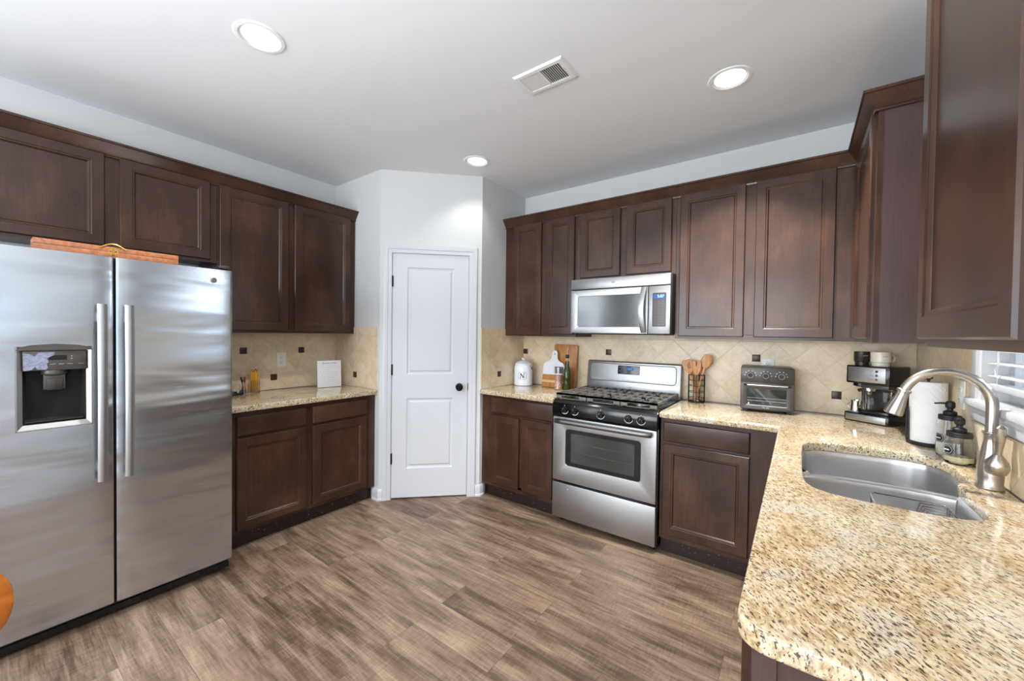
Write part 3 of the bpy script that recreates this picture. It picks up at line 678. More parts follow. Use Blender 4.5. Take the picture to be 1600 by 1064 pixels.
fd1 = obj('door', bowed(0.436, 0.908, 0.082, 1.724), M_fridge, t); weld(fd1)
cx0, cx1, cz0, cz1 = 0.1395, 0.3565, 0.953, 1.308
fd2 = obj('door', bowed(0.003, 0.426, 0.082, 1.724, (cx0, cx1, cz0, cz1)), M_fridge, t); weld(fd2)
obj('door_gasket', MB().box(0.4262, 0.4358, FD+0.03, FB-0.01, 0.085, 1.722), M_seal, t)
for x, d in ((0.384, fd2), (0.474, fd1)):
    mb = MB(); pts = []
    for k in range(17):
        q = k/16; z = 0.688+q*0.812; bow = 0.012*math.sin(math.pi*q); pts.append((x, z, bow))
    vs = []; pf = [(-0.0165, 0), (-0.0165, -0.006), (-0.010, -0.013), (0, -0.016), (0.010, -0.013), (0.0165, -0.006), (0.0165, 0)]
    n = len(pf)
    for (xx, z, bow) in pts:
        for (a, b) in pf: vs.append((xx+a, FD-0.040+b-bow, z))
    fs = [(k*n+j, k*n+(j+1) % n, (k+1)*n+(j+1) % n, (k+1)*n+j) for k in range(16) for j in range(n)]+[tuple(range(n)), tuple(16*n+j for j in range(n))[::-1]]
    mb.add(vs, fs)
    for z in (0.75, 1.44): mb.box(x-0.010, x+0.010, FD-0.043, FD+0.002, z-0.02, z+0.02)
    obj('handle', mb, M_steel, d)['label'] = 'long bowed stainless handle'
# dispenser
mb = MB(); mb.add([(cx0, FD-0.001, cz0), (cx1, FD-0.001, cz0), (cx1, FD-0.001, cz1), (cx0, FD-0.001, cz1), (cx0+0.017, FD+0.012, cz0+0.022), (cx1-0.017, FD+0.012, cz0+0.022), (cx1-0.017, FD+0.012, cz1-0.02), (cx0+0.017, FD+0.012, cz1-0.02)], [(0, 1, 5, 4), (1, 2, 6, 5), (2, 3, 7, 6), (3, 0, 4, 7)])
mb.box(cx0-0.003, cx0+0.002, FD-0.002, FD+0.012, cz0, cz1).box(cx1-0.002, cx1+0.003, FD-0.002, FD+0.012, cz0, cz1).box(cx0-0.003, cx1+0.003, FD-0.002, FD+0.012, cz0-0.003, cz0+0.002)
obj('dispenser_bezel', mb, M_steel, fd2)
arc = [(cx0-0.002, cz1-0.016), (cx0+0.012, cz1-0.002), (cx0+0.04, cz1+0.006), ((cx0+cx1)/2, cz1+0.011), (cx1-0.04, cz1+0.006), (cx1-0.012, cz1-0.002), (cx1+0.002, cz1-0.016)]
obj('dispenser_hood', MB().prism(arc, FD-0.006, FD+0.012, 'xz'), M_dispgray, fd2)
ix0, ix1 = cx0+0.017, cx1-0.017
mb = MB(); zc = 1.205
mb.add([(ix0, FD+0.012, cz0+0.022), (ix1, FD+0.012, cz0+0.022), (ix1, FD+0.012, zc), (ix0, FD+0.012, zc), (ix0+0.012, FD+0.068, cz0+0.04), (ix1-0.012, FD+0.068, cz0+0.04), (ix1-0.012, FD+0.068, zc), (ix0+0.012, FD+0.068, zc)], [(0, 1, 5, 4), (1, 2, 6, 5), (2, 3, 7, 6), (3, 0, 4, 7), (4, 5, 6, 7)])
obj('dispenser_cavity', mb, M_dispdark, fd2)
cp = obj('control_panel', MB().box(ix0, ix1, FD+0.004, FD+0.06, zc, cz1-0.018), M_dispgray, fd2, bevel=0.002)
M_disp2 = M_dispgray
mb = MB(); mb.lathe([(0.040, 0.0), (0.040, -0.018), (0.034, -0.024), (0.0, -0.024)], 28, Matrix.Translation(((ix0+ix1)/2-0.002, FD+0.045, zc)))
mb.box((ix0+ix1)/2-0.034, (ix0+ix1)/2+0.030, FD+0.024, FD+0.05, zc-0.085, zc-0.02)
obj('dispenser_nozzle', mb, M_dispgray, fd2, bevel=0.002)
obj('dispenser_paddle', MB().box((ix0+ix1)/2-0.025, (ix0+ix1)/2+0.022, FD+0.016, FD+0.024, zc-0.088, zc-0.036), M_char, fd2, bevel=0.003)
obj('drip_tray', MB().box(ix0+0.008, ix1-0.008, FD+0.014, FD+0.066, cz0+0.030, cz0+0.036), M_dispdark, fd2)
obj('display', MB().box(ix0+0.072, ix0+0.124, FD+0.0028, FD+0.006, 1.249, 1.269), M_black, fd2)
obj('display_bezel', MB().box(ix0+0.068, ix0+0.150, FD+0.0034, FD+0.005, 1.242, 1.277), M_dispgray, fd2)
mb = MB()
for k in range(4): scribble(mb, ix0+0.075+k*0.025+(0.008 if k == 3 else 0), ix0+0.092+k*0.025+(0.008 if k == 3 else 0), FD+0.0032, 1.231, 0.003, 0.0005, 0.002, k+3)
obj('button_lettering', mb, M_whiteink, fd2)
for z in (1.253, 1.264): obj('indicator_light', MB().box(ix0+0.136, ix0+0.140, FD+0.003, FD+0.005, z, z+0.002), M_whiteink, fd2)
film = [(0.002, 0), (0.002, 0.074), (0.02, 0.070), (0.034, 0.06), (0.042, 0.076), (0.090, 0.078), (0.086, 0.064), (0.066, 0.050), (0.072, 0.036), (0.066, 0.026), (0.070, 0.010), (0.064, 0.001), (0.040, 0.004), (0.034, 0.016), (0.026, 0.004), (0.012, 0.0)]
obj('peeling_film', MB().prism([(ix0+a, zc+0.001+b) for a, b in film], FD+0.0022, FD+0.0040, 'xz'), M_holo, fd2)['label'] = 'torn iridescent protective film'
mb = MB(); mb.lathe([(0.0, 0.0), (0.0155, 0.0), (0.0155, 0.003), (0.013, 0.0045), (0.0, 0.0045)], 32, Matrix.Translation((0.818, FD+0.0005, 1.663)) @ Matrix.Rotation(R(90), 4, 'X'))
bd = obj('badge', mb, M_steel, fd1); bd['label'] = 'small round metal emblem'
mb = MB(); mb.tube([(0.818+0.011*math.cos(R(a)), FD-0.0045, 1.663+0.011*math.sin(R(a))) for a in range(0, 360, 30)], 0.0009, 5, closed=True)
mb.tube([(0.818-0.002+0.005*math.cos(R(a)), FD-0.0045, 1.664+0.005*math.sin(R(a))) for a in range(20, 320, 30)], 0.0010, 5)
mb.tube([(0.818+0.003+0.004*math.cos(R(a)), FD-0.0045, 1.6635+0.006*math.sin(R(a))) for a in range(60, 330, 30)], 0.0010, 5)
obj('emblem_monogram', mb, M_char, bd)
mb = MB(); mb.box(0.006, 0.904, FD+0.045, FB+0.02, 0.018, 0.075)
for k in range(7): mb.box(0.03+k*0.125, 0.034+k*0.125, FD+0.040, FD+0.046, 0.022, 0.072)
mb.box(0.006, 0.904, FD+0.038, FD+0.046, 0.045, 0.051).box(0.80, 0.904, FD+0.034, FD+0.046, 0.020, 0.046)
obj('base_grille', mb, M_black, t)
for x in (0.05, 0.86):
    for y in (-0.72, -0.12): obj('roller', MB().cyl((x, y, 0.015), 0.015, 0.03, 'x', 16), M_blackm, t)
for x in (0.03, 0.88): obj('hinge_cover', MB().box(x-0.03, x+0.025, FD+0.02, FB+0.04, 1.7355, 1.752), M_char, t, bevel=0.004)

# wooden case on top of the refrigerator
t = thing('wooden_case', 'long flat orange-brown wooden case with a brass clasp on top of the refrigerator', 'case', (0.655, -2.783, 1.7365), 90)
obj('box_bottom', MB().box(-0.252, 0.252, -0.055, 0.055, 0.0, 0.028), M_case, t, bevel=0.0015)
obj('box_lid', MB().box(-0.252, 0.252, -0.055, 0.055, 0.029, 0.052), M_case, t, bevel=0.0015)
pts = [(-0.045+0.09*k/12, -0.060, 0.044+0.022*math.sin(math.pi*k/12)) for k in range(13)]
obj('carry_handle', MB().tube(pts, 0.0032, 8), M_brass, t)
mb = MB()
for a in range(6):
    c, s_ = math.cos(R(a*60)), math.sin(R(a*60)); mb.tube([(0.006*c+0.010*c*math.cos(R(q))-0.0*s_+0.0, -0.0575, 0.030+0.012*s_+0.009*math.sin(R(q))) for q in range(0, 360, 40)], 0.0013, 5, closed=True)
mb.box(-0.005, 0.005, -0.061, -0.055, 0.014, 0.046)
obj('clasp', mb, M_brass, t)

# ------------------------------------------------------------------ gas range
t = thing('gas_range', 'stainless gas range with a black control panel and five knobs', 'stove', (1.982, 0, 0), 0)
SW = 0.756; YF = -0.660
obj('body', MB().box(0.0, SW, -0.625, -0.015, 0.03, 0.900), M_black, t, bevel=0.002)
for x in (0.04, SW-0.04):
    for y in (-0.58, -0.08): obj('levelling_foot', MB().cyl((x, y, 0.016), 0.016, 0.03, seg=14), M_blackm, t)
dw = obj('storage_drawer', MB().box(0.004, SW-0.004, YF, -0.628, 0.048, 0.304), M_steel, t, bevel=0.004)
for x in (0.13, 0.60): obj('screw_cap', MB().cyl((x, YF-0.0015, 0.268), 0.004, 0.003, 'y', 14), M_whiteink, dw)
me = curve_mesh('oven_door', [(0.004, 0.320), (SW-0.004, 0.320), (SW-0.004, 0.788), (0.004, 0.788)], [rrect(0.108, 0.652, 0.440, 0.704, 0.02)], 0, 0.032, 0.004)
me.transform(Matrix.Rotation(R(90), 4, 'X')); me.transform(Matrix.Translation((0, YF+0.032, 0))); od = link('oven_door', me, M_steel, t)
me = curve_mesh('oven_window', rrect(0.106, 0.654, 0.438, 0.706, 0.022), [], 0, 0.026, 0.0); me.transform(Matrix.Rotation(R(90), 4, 'X')); me.transform(Matrix.Translation((0, YF+0.030, 0)))
link('window_border', me, M_black, od)
me = curve_mesh('oven_glass', rrect(0.150, 0.612, 0.468, 0.678, 0.010), [], 0, 0.002, 0.0); me.transform(Matrix.Rotation(R(90), 4, 'X')); me.transform(Matrix.Translation((0, YF+0.0045, 0)))
link('window_glass', me, M_ovglass, od)
for z in (0.545, 0.61): obj('oven_rack', MB().tube([(0.16, YF+0.002, z), (0.60, YF+0.002, z)], 0.0012, 6), M_darksteel, od)
mb = MB(); prof_h = [(-0.017, 0.0), (-0.015, -0.010), (-0.007, -0.016), (0.007, -0.016), (0.015, -0.010), (0.017, 0.0)]
vs = []; n = len(prof_h); cols = [(0.03, 0.026), (0.045, 0.036), (0.10, 0.040), (SW/2, 0.042), (SW-0.10, 0.040), (SW-0.045, 0.036), (SW-0.03, 0.026)]
for (x, off) in cols:
    for (dz, dy) in prof_h: vs.append((x, YF-off+dy*0.8, 0.762+dz))
mb.add(vs, [(k*n+j, (k+1)*n+j, (k+1)*n+(j+1) % n, k*n+(j+1) % n) for k in range(len(cols)-1) for j in range(n)]+[tuple(range(n)), tuple((len(cols)-1)*n+j for j in range(n))[::-1]])
for x in (0.035, SW-0.055): mb.box(x, x+0.02, YF-0.036, YF+0.002, 0.750, 0.774)
obj('door_handle', mb, M_darksteel, od)['label'] = 'dark metal oven door handle'
mb = MB(); mb.prism([(-0.625, 0.792), (YF-0.004, 0.792), (YF-0.010, 0.82), (YF-0.010, 0.862), (YF-0.002, 0.892), (YF+0.020, 0.912), (-0.60, 0.916), (-0.60, 0.80)], 0.0, SW, 'yz')
obj('control_panel', mb, M_black, t, bevel=0.002)
mb = MB(); mb.box(0.001, SW-0.001, -0.63, -0.085, 0.9005, 0.914); obj('cooktop', mb, M_black, t, bevel=0.003)
for kx in (0.103, 0.183, 0.379, 0.573, 0.655):
    K = Matrix.Translation((kx, YF-0.010, 0.846)) @ Matrix.Rotation(R(90), 4, 'X')
    k_ = obj('knob', MB().lathe([(0.0, 0.0), (0.024, 0.0), (0.024, 0.008), (0.020, 0.012), (0.018, 0.024), (0.0, 0.025)], 28, K), M_black, t)
    obj('knob_grip', MB().box(-0.0045, 0.0045, -0.018, 0.018, 0.020, 0.033, K @ Matrix.Rotation(R(-15), 4, 'Z')), M_black, k_, bevel=0.002)
    mb = MB(); pts = [(0.029*math.cos(R(a)), 0.029*math.sin(R(a)), 0.0015) for a in range(190, 351, 10)]
    rs = [0.0008+0.0022*math.sin(math.pi*i/(len(pts)-1)) for i in range(len(pts))]
    mb.tube(pts, rs, 6, mtx=K)
    obj('dial_marking', mb, M_whiteink, k_)
    obj('index_mark', MB().box(-0.0014, 0.0014, 0.0275, 0.034, 0.0, 0.0018, K), M_whiteink, k_)
# burners
for (bx, by, br) in ((0.16, -0.50, 0.045), (0.16, -0.22, 0.036), (0.378, -0.36, 0.05), (0.60, -0.50, 0.045), (0.60, -0.22, 0.036)):
    b_ = obj('burner', MB().lathe([(br*1.15, 0.9135), (br*1.15, 0.920), (br, 0.924), (br, 0.931), (0, 0.931)], 28, center=(bx, by, 0)), M_steel, t)
    obj('burner_cap', MB().lathe([(br*0.86, 0.9312), (br*0.88, 0.935), (br*0.8, 0.939), (0, 0.940)], 28, center=(bx, by, 0)), M_iron, b_)
gx = [(0.012, 0.252), (0.258, 0.498), (0.504, 0.744)]
for (g0, g1) in gx:
    mb = MB(); ya, yb = -0.628, -0.095; zt = 0.958; r = 0.0065; gm = (g0+g1)/2
    for y in (ya, yb, (ya+yb)/2): mb.box(g0, g1, y-r, y+r, zt-0.012, zt)
    for x in (g0+r, g1-r): mb.box(x-r, x+r, ya, yb, zt-0.012, zt)
    for yc in ((ya*0.75+yb*0.25), (ya*0.25+yb*0.75)):
        for k in range(4):
            c, s_ = math.cos(R(45+90*k)), math.sin(R(45+90*k))
        mb.box(g0, gm-0.026, yc-0.005, yc+0.005, zt-0.010, zt+0.002).box(gm+0.026, g1, yc-0.005, yc+0.005, zt-0.010, zt+0.002)
        mb.box(gm-0.005, gm+0.005, yc+0.026, yc+0.128, zt-0.010, zt+0.002).box(gm-0.005, gm+0.005, yc-0.128, yc-0.026, zt-0.010, zt+0.002)
        for sx in (-0.06, 0.06): mb.box(gm+sx-0.004, gm+sx+0.004, yc-0.128, yc+0.128, zt-0.010, zt)
    # front skirt with a window cut in it
    for y in (ya,):
        mb.box(g0, g0+0.045, y-r, y+r, 0.918, zt).box(g1-0.045, g1, y-r, y+r, 0.918, zt).box(g0, g1, y-r, y+r, 0.944, zt).box(g0, g1, y-r, y+r, 0.918, 0.922)
    for x in (g0+r, g1-r): mb.box(x-r, x+r, yb-0.01, yb+0.005, 0.9145, zt).box(x-r, x+r, ya-0.005, ya+0.01, 0.9145, zt)
    obj('grate', mb, M_iron, t)['label'] = 'black cast-iron burner grate'
# backguard
mb = MB(); mb.prism([(-0.012, 0.905), (-0.088, 0.905), (-0.090, 0.99), (-0.085, 1.02), (-0.070, 1.168), (-0.060, 1.176), (-0.012, 1.176)], 0.0, SW, 'yz')
bg_ = obj('backguard', mb, M_steel, t, bevel=0.003)
me = curve_mesh('backguard_panel', rrect(0.030, SW-0.030, 0, 0.146, 0.028), [], -0.004, 0.014, 0.006); tilt = math.degrees(math.atan2(0.015, 0.148))
BG = Matrix.Translation((0, -0.082, 1.012)) @ Matrix.Rotation(R(90-tilt), 4, 'X'); me.transform(BG); link('curved_panel', me, M_steel, bg_)
me = curve_mesh('clock_panel', rrect(0.272, 0.452, 0.062, 0.132, 0.006), [], 0.010, 0.0155, 0.001); me.transform(BG); ck = link('clock_panel', me, M_black, bg_)
me = curve_mesh('clock_display', rrect(0.342, 0.404, 0.096, 0.118, 0.002), [], 0.0155, 0.0160, 0.0); me.transform(BG); link('clock_display', me, M_bluelcd, ck)
text('12:45', 0.017, M_teal, ck, BG @ Matrix.Translation((0.372, 0.107, 0.0165)), 'clock_digits')
mb = MB()
for i, (x, y) in enumerate([(0.288, 0.115), (0.303, 0.115), (0.318, 0.115), (0.288, 0.09), (0.303, 0.09), (0.318, 0.09), (0.418, 0.115), (0.436, 0.115), (0.418, 0.09), (0.436, 0.09)]): mb.box(x-0.004, x+0.004, y-0.002, y+0.002, 0.0155, 0.0162, BG)
for x in (0.346, 0.378): mb.cyl((x, 0.078, 0.0158), 0.005, 0.002, mtx=BG, seg=14)
obj('clock_buttons', mb, M_grayink, ck)
def swirl(mb, cx, cz, y, s, mtx=None):
    """small maker's swirl: oval orbit over a flick"""
    mb.tube([(cx+s*math.cos(R(a)), y, cz+0.35*s*math.sin(R(a))+0.2*s) for a in range(-60, 241, 20)], 0.0008, 5, mtx=mtx)
    mb.tube([(cx-0.5*s, y, cz+0.1*s), (cx-0.2*s, y, cz-0.45*s), (cx, y, cz+0.25*s), (cx+0.25*s, y, cz-0.45*s), (cx+0.6*s, y, cz+0.4*s)], 0.0009, 5, mtx=mtx)
mb = MB(); swirl(mb, SW/2, 0.972, -0.0905, 0.014); obj('emblem', mb, M_darksteel, bg_)

# ------------------------------------------------------------------ microwave
t = thing('microwave', 'stainless over-the-range microwave mounted above the stove', 'microwave', (1.980, 0, 0), 0)
MW = 0.758; YM = -0.400; MZ0, MZ1 = 1.403, 1.8195
obj('housing', MB().box(0.0, MW, -0.372, -0.003, MZ0, MZ1), M_blackm, t, bevel=0.002)
obj('vent_strip', MB().box(0.0, MW-0.004, YM, -0.373, 1.742, MZ1), M_steel, t, bevel=0.003)
me = curve_mesh('mw_door', [(0.0, MZ0), (0.602, MZ0), (0.602, 1.736), (0.0, 1.736)], [rrect(0.060, 0.556, 1.453, 1.686, 0.010)], 0, 0.026, 0.003)
TX = Matrix.Translation((0, YM+0.026, 0)) @ Matrix.Rotation(R(90), 4, 'X'); me.transform(TX); md = link('door', me, M_steel, t)
me = curve_mesh('mw_window', rrect(0.058, 0.558, 1.451, 1.688, 0.010), [], 0.004, 0.022, 0.0); me.transform(TX); link('window', me, M_mwglass, md)
mb = MB(); pts = []
vs = []; n = 6; pf = [(-0.021, 0), (-0.019, -0.006), (0.0, -0.010), (0.019, -0.006), (0.021, 0), (0.0, 0.003)]
for k in range(15):
    q = k/14; z = MZ0+0.006+q*0.324; off = 0.006+0.034*math.sin(math.pi*q)**0.8; dx = -0.012*math.sin(math.pi*q)
    for (a, b) in pf: vs.append((0.578+dx+a*(0.9+0.1*math.sin(math.pi*q)), YM-off+b, z))
mb.add(vs, [(k*n+j, k*n+(j+1) % n, (k+1)*n+(j+1) % n, (k+1)*n+j) for k in range(14) for j in range(n)]+[tuple(range(n)), tuple(14*n+j for j in range(n))[::-1]])
obj('door_handle', mb, M_steel, md)['label'] = 'curved stainless door handle'
cp = obj('control_side', MB().box(0.606, MW-0.004, YM, YM+0.026, MZ0, 1.736), M_steel, t, bevel=0.003)
me = curve_mesh('keypad', rrect(0.634, 0.727, 1.453, 1.688, 0.008), [], 0.024, 0.0275, 0.001); me.transform(TX); kp = link('keypad', me, M_char, cp)
obj('clock_display', MB().box(0.642, 0.719, YM-0.003, YM-0.001, 1.648, 1.676), M_bluelcd, kp)
text('5:07', 0.026, M_lcddigit, kp, Matrix.Translation((0.690, YM-0.0035, 1.662)) @ FACE, 'clock_digits')
mb = MB()
for r_ in range(10):
    for c_ in range(3): x = 0.653+c_*0.027; z = 1.628-r_*0.0175; mb.box(x-0.004, x+0.004, YM-0.0028, YM-0.001, z-0.0014, z+0.0014)
obj('key_marks', mb, M_grayink, kp)
mb = MB(); swirl(mb, 0.345, 1.780, YM-0.0008, 0.013); obj('emblem', mb, M_char, t)
obj('underside_vent', MB().box(0.05, 0.70, -0.35, -0.06, MZ0-0.008, MZ0-0.0005), M_blackm, t)

# ------------------------------------------------------------------ sink, rack and faucet
t = thing('kitchen_sink', 'double-bowl stainless undermount sink set in the granite', 'sink', (0, 0, 0), 0)
DIV = [(3.880, -1.262, 1), (3.83, -1.248, 1), (3.76, -1.243, 1), (3.68, -1.247, 1), (3.60, -1.256, 1), (3.54, -1.270, 1), (3.495, -1.295, 1)]
def bowl(loop, zt_rim, zt_div, zb, drain):
    """loop of (x,y,isdiv) -> bowl with soft bottom edge"""
    pts = [Vector((p[0], p[1])) for p in loop]; n = len(pts); cen = sum(pts, Vector((0, 0)))/n
    rings = []
    tops = [zt_div if p[2] else zt_rim for p in loop]
    for (ins, z) in ((-0.004, None), (0.0, None), (0.006, 0.75), (0.010, zb+0.045), (0.018, zb+0.018), (0.036, zb+0.003), (0.06, zb)):
        rg = []
        for i, p in enumerate(pts):
            d = (cen-p).normalized(); q = p+d*ins; zz = tops[i]-(0.0 if ins < 0 else 0.004) if z is None else z
            rg.append((q.x, q.y, zz))
        rings.append(rg)
    rings.append([(drain[0]+0.055*math.cos(math.atan2(p.y-cen.y, p.x-cen.x)), drain[1]+0.055*math.sin(math.atan2(p.y-cen.y, p.x-cen.x)), zb-0.002) for p in pts])
    rings.append([(drain[0]+0.045*math.cos(math.atan2(p.y-cen.y, p.x-cen.x)), drain[1]+0.045*math.sin(math.atan2(p.y-cen.y, p.x-cen.x)), zb-0.012) for p in pts])
    vs = [v for rg in rings for v in rg]; fs = [(k*n+i, k*n+(i+1) % n, (k+1)*n+(i+1) % n, (k+1)*n+i) for k in range(len(rings)-1) for i in range(n)]
    fs.append(tuple((len(rings)-1)*n+i for i in range(n)))
    return MB().add(vs, fs)
def dens(loop, m=3):
    out = []
    for i, p in enumerate(loop):
        q = loop[(i+1) % len(loop)]
        for k in range(m): f = k/m; out.append((p[0]*(1-f)+q[0]*f, p[1]*(1-f)+q[1]*f, 1 if (p[2] and q[2]) else (p[2] if k == 0 else 0)))
    return out
far_loop = [(x, y, 0) for x, y in SK_far]+[(x, y+0.008, 1) for x, y, _ in DIV]+[(3.470, -1.29, 0), (3.464, -1.2, 0)]
near_loop = [(x, y, 0) for x, y in SK_near]+[(3.472, -1.318, 0)]+[(x, y-0.008, 1) for x, y, _ in DIV[::-1]]
def ob_s(name, mb, m, parent, ang=60):
    o = obj(name, mb, m, parent, angle=ang)
    sm = o.modifiers.new('sub', 'SUBSURF'); sm.levels = 1; sm.render_levels = 1
    return o
ob_s('far_bowl', bowl(dens(far_loop), 0.876, 0.862, 0.675, (3.70, -1.08)), M_sink, t)
ob_s('near_bowl', bowl(dens(near_loop), 0.876, 0.862, 0.690, (3.66, -1.45)), M_sink, t)
mb = MB(); vs = []; dd = [(3.925, -1.25)]+[(x, y) for x, y, _ in DIV]+[(3.470, -1.312)]
for (x, y) in dd:
    for (o, z) in ((0.0115, 0.856), (0.008, 0.862), (0.003, 0.865), (-0.003, 0.865), (-0.008, 0.862), (-0.0115, 0.856)): vs.append((x, y+o, z))
mb.add(vs, [(k*6+j, k*6+j+1, (k+1)*6+j+1, (k+1)*6+j) for k in range(len(dd)-1) for j in range(5)])
obj('divider', mb, M_sink, t)
for (x, y, z) in ((3.70, -1.08, 0.6635), (3.66, -1.45, 0.6785)): obj('drain', MB().lathe([(0.0, 0), (0.042, 0), (0.042, 0.003), (0.03, 0.002), (0.0, 0.001)], 28, center=(x, y, z)), M_chrome, t)
t = thing('sink_rack', 'chrome wire rack standing in the near sink bowl', 'rack', (0, 0, 0), 0)
mb = MB(); lp = [(3.660, -1.56), (3.660, -1.315), (3.672, -1.295), (3.845, -1.295), (3.850, -1.32), (3.850, -1.56), (3.840, -1.58), (3.670, -1.58)]
mb.tube([(x, y, 0.838) for x, y in lp], 0.0028, 8, closed=True); mb.tube([(x*0.97+3.755*0.03, y*0.97-1.44*0.03, 0.70) for x, y in lp], 0.0028, 8, closed=True)
for (x, y) in ((3.661, -1.33), (3.661, -1.55), (3.848, -1.33), (3.848, -1.55)): mb.tube([(x, y, 0.838), (x*0.97+3.755*0.03, y*0.97-1.44*0.03, 0.6915)], 0.0028, 8)
obj('frame', mb, M_chrome, t)
mb = MB()
for k in range(7):
    x = 3.80+0.0*k; y = -1.315-k*0.028
    mb.tube([(3.785, y, 0.838), (3.775, y, 0.80), (3.775, y, 0.702), (3.845, y, 0.702), (3.848, y, 0.838), (3.785, y, 0.838)], 0.002, 6)
for k in range(5): mb.tube([(3.68+k*0.022, -1.297, 0.702), (3.68+k*0.022, -1.578, 0.702)], 0.002, 6)
obj('wires', mb, M_chrome, t)

t = thing('faucet', 'brushed nickel gooseneck pull-down faucet with a lever behind the sink', 'faucet', (3.948, -1.272, 0.9142), 0)
obj('faucet_body', MB().lathe([(0.031, 0.0), (0.033, 0.004), (0.031, 0.010), (0.0285, 0.016), (0.030, 0.04), (0.030, 0.065), (0.026, 0.095), (0.021, 0.125), (0.0175, 0.150), (0.0175, 0.170), (0.021, 0.176), (0.021, 0.182), (0.0, 0.183)], 40), M_nickel, t)
pts = [(0, 0, 0.183), (0, 0, 0.22), (0, 0, 0.256)]; cx, rr_, cz = -0.104, 0.104, 0.264
for a in range(0, 163, 6): pts.append((cx+rr_*math.cos(R(a)), 0, cz+rr_*math.sin(R(a))))
obj('gooseneck', MB().tube(pts, 0.0145, 20), M_nickel, t)
ex, ez = pts[-1][0], pts[-1][2]; da = R(162+90); dx_, dz_ = math.cos(da), math.sin(da)
HM = Matrix.Translation((ex, 0, ez)) @ Vector((dx_, 0, dz_)).to_track_quat('Z', 'Y').to_matrix().to_4x4()
obj('spray_head', MB().lathe([(0.0155, 0.0), (0.0175, 0.002), (0.0175, 0.006), (0.0155, 0.008), (0.017, 0.025), (0.021, 0.048), (0.0245, 0.072), (0.0255, 0.087), (0.022, 0.091), (0.0, 0.089)], 48, HM, flute=12, famp=0.035), M_nickel, t)
obj('collar', MB().lathe([(0.0178, 0), (0.0195, 0.002), (0.0195, 0.007), (0.0178, 0.009)], 32, HM @ Matrix.Translation((0, 0, -0.004))), M_nickel, t)
LV = Matrix.Translation((0.002, -0.040, 0.080)) @ Matrix.Rotation(R(12), 4, 'X')
lv = obj('lever_hub', MB().lathe([(0.0, -0.024), (0.022, -0.02), (0.027, -0.004), (0.027, 0.0), (0.0275, 0.004), (0.024, 0.018), (0.014, 0.034), (0.009, 0.042), (0.0, 0.043)], 32, LV), M_nickel, t)
mb = MB(); mb.tube([(0, 0, 0.036), (0, 0, 0.055), (0, 0.002, 0.08), (0, 0.004, 0.105), (0, 0.004, 0.128), (0, 0.004, 0.136)], [0.0085, 0.0085, 0.011, 0.0135, 0.0115, 0.004], 16, mtx=LV)
obj('lever', mb, M_nickel, lv)

# ------------------------------------------------------------------ wall outlets
def outlet(loc, rz, label, wide=0.072):
    t = thing('wall_outlet', label, 'outlet', loc, rz, 'white wall outlets')
    obj('cover_plate', MB().box(-wide/2, wide/2, -0.006, 0, -0.058, 0.058), M_plastic, t, bevel=0.002)
    for z in (-0.021, 0.021):
        r_ = obj('receptacle', MB().lathe([(0.0, 0), (0.0165, 0), (0.0165, 0.002), (0.015, 0.003), (0.0, 0.003)], 24, Matrix.Translation((0, -0.006, z)) @ Matrix.Rotation(R(90), 4, 'X')), M_plastic, t)
        mb = MB(); mb.box(-0.0075, -0.0055, -0.0094, -0.0088, z-0.003, z+0.006).box(0.0055, 0.0075, -0.0094, -0.0088, z-0.002, z+0.005).cyl((0, -0.0091, z-0.009), 0.0025, 0.0006, 'y', 10)
        obj('slots', mb, M_ink, r_)
outlet((0.0082, -1.699, 1.154), 90, 'white wall outlet on the tiles above the left counter')
outlet((XW-0.0082, -0.800, 1.165), -90, 'white wall outlet on the window wall behind the soap bottles')
outlet((3.278, -0.0082, 1.188), 0, 'white wall outlet mostly hidden behind the toaster oven', 0.075)

# ------------------------------------------------------------------ items on the stove-side counter
CT = 0.9142
t = thing('canister', 'white enamel lidded canister with the letter N', 'canister', (1.362, -0.150, CT), 0)
obj('canister_body', MB().lathe([(0.0, 0.0), (0.080, 0.0), (0.085, 0.004), (0.085, 0.165), (0.083, 0.178), (0.077, 0.186), (0.076, 0.190), (0.0, 0.190)], 48), M_enamel, t)
ld = obj('lid', MB().lathe([(0.074, 0.188), (0.081, 0.192), (0.080, 0.199), (0.070, 0.206), (0.05, 0.220), (0.02, 0.228), (0.0, 0.229)], 48), M_enamel, t)
obj('lid_knob', MB().lathe([(0.008, 0.228), (0.008, 0.233), (0.016, 0.240), (0.017, 0.247), (0.010, 0.254), (0.0, 0.255)], 24), M_enamel, ld)
for sx in (-1, 1): obj('side_handle', MB().tube([(sx*0.076, -0.012, 0.178), (sx*0.092, -0.012, 0.172), (sx*0.094, 0, 0.150), (sx*0.092, 0.012, 0.172), (sx*0.076, 0.012, 0.178)], 0.0028, 8), M_char, t)
NA = R(-62)  # the letter faces the room
NM = Matrix.Rotation(NA+R(90), 4, 'Z') @ Matrix.Translation((0, -0.0862, 0.093))
ring_pts = []
for (px_, py_) in rrect(-0.038, 0.038, -0.034, 0.034, 0.022, 6):
    a = px_/0.0855; ring_pts.append((0.0858*math.sin(a), -0.0858*math.cos(a)+0.0862, py_))
mb = MB(); mb.tube(ring_pts, 0.0011, 5, closed=True, mtx=NM)
obj('letter_border', mb, M_ink, t)
mb = MB(); q = 0.0012
mb.prism([(-0.018, -0.020), (-0.018, 0.020), (-0.014, 0.020), (-0.014, -0.020)], -q, q, 'xz', NM).prism([(0.014, -0.020), (0.014, 0.020), (0.018, 0.020), (0.018, -0.020)], -q-0.001, q, 'xz', NM)
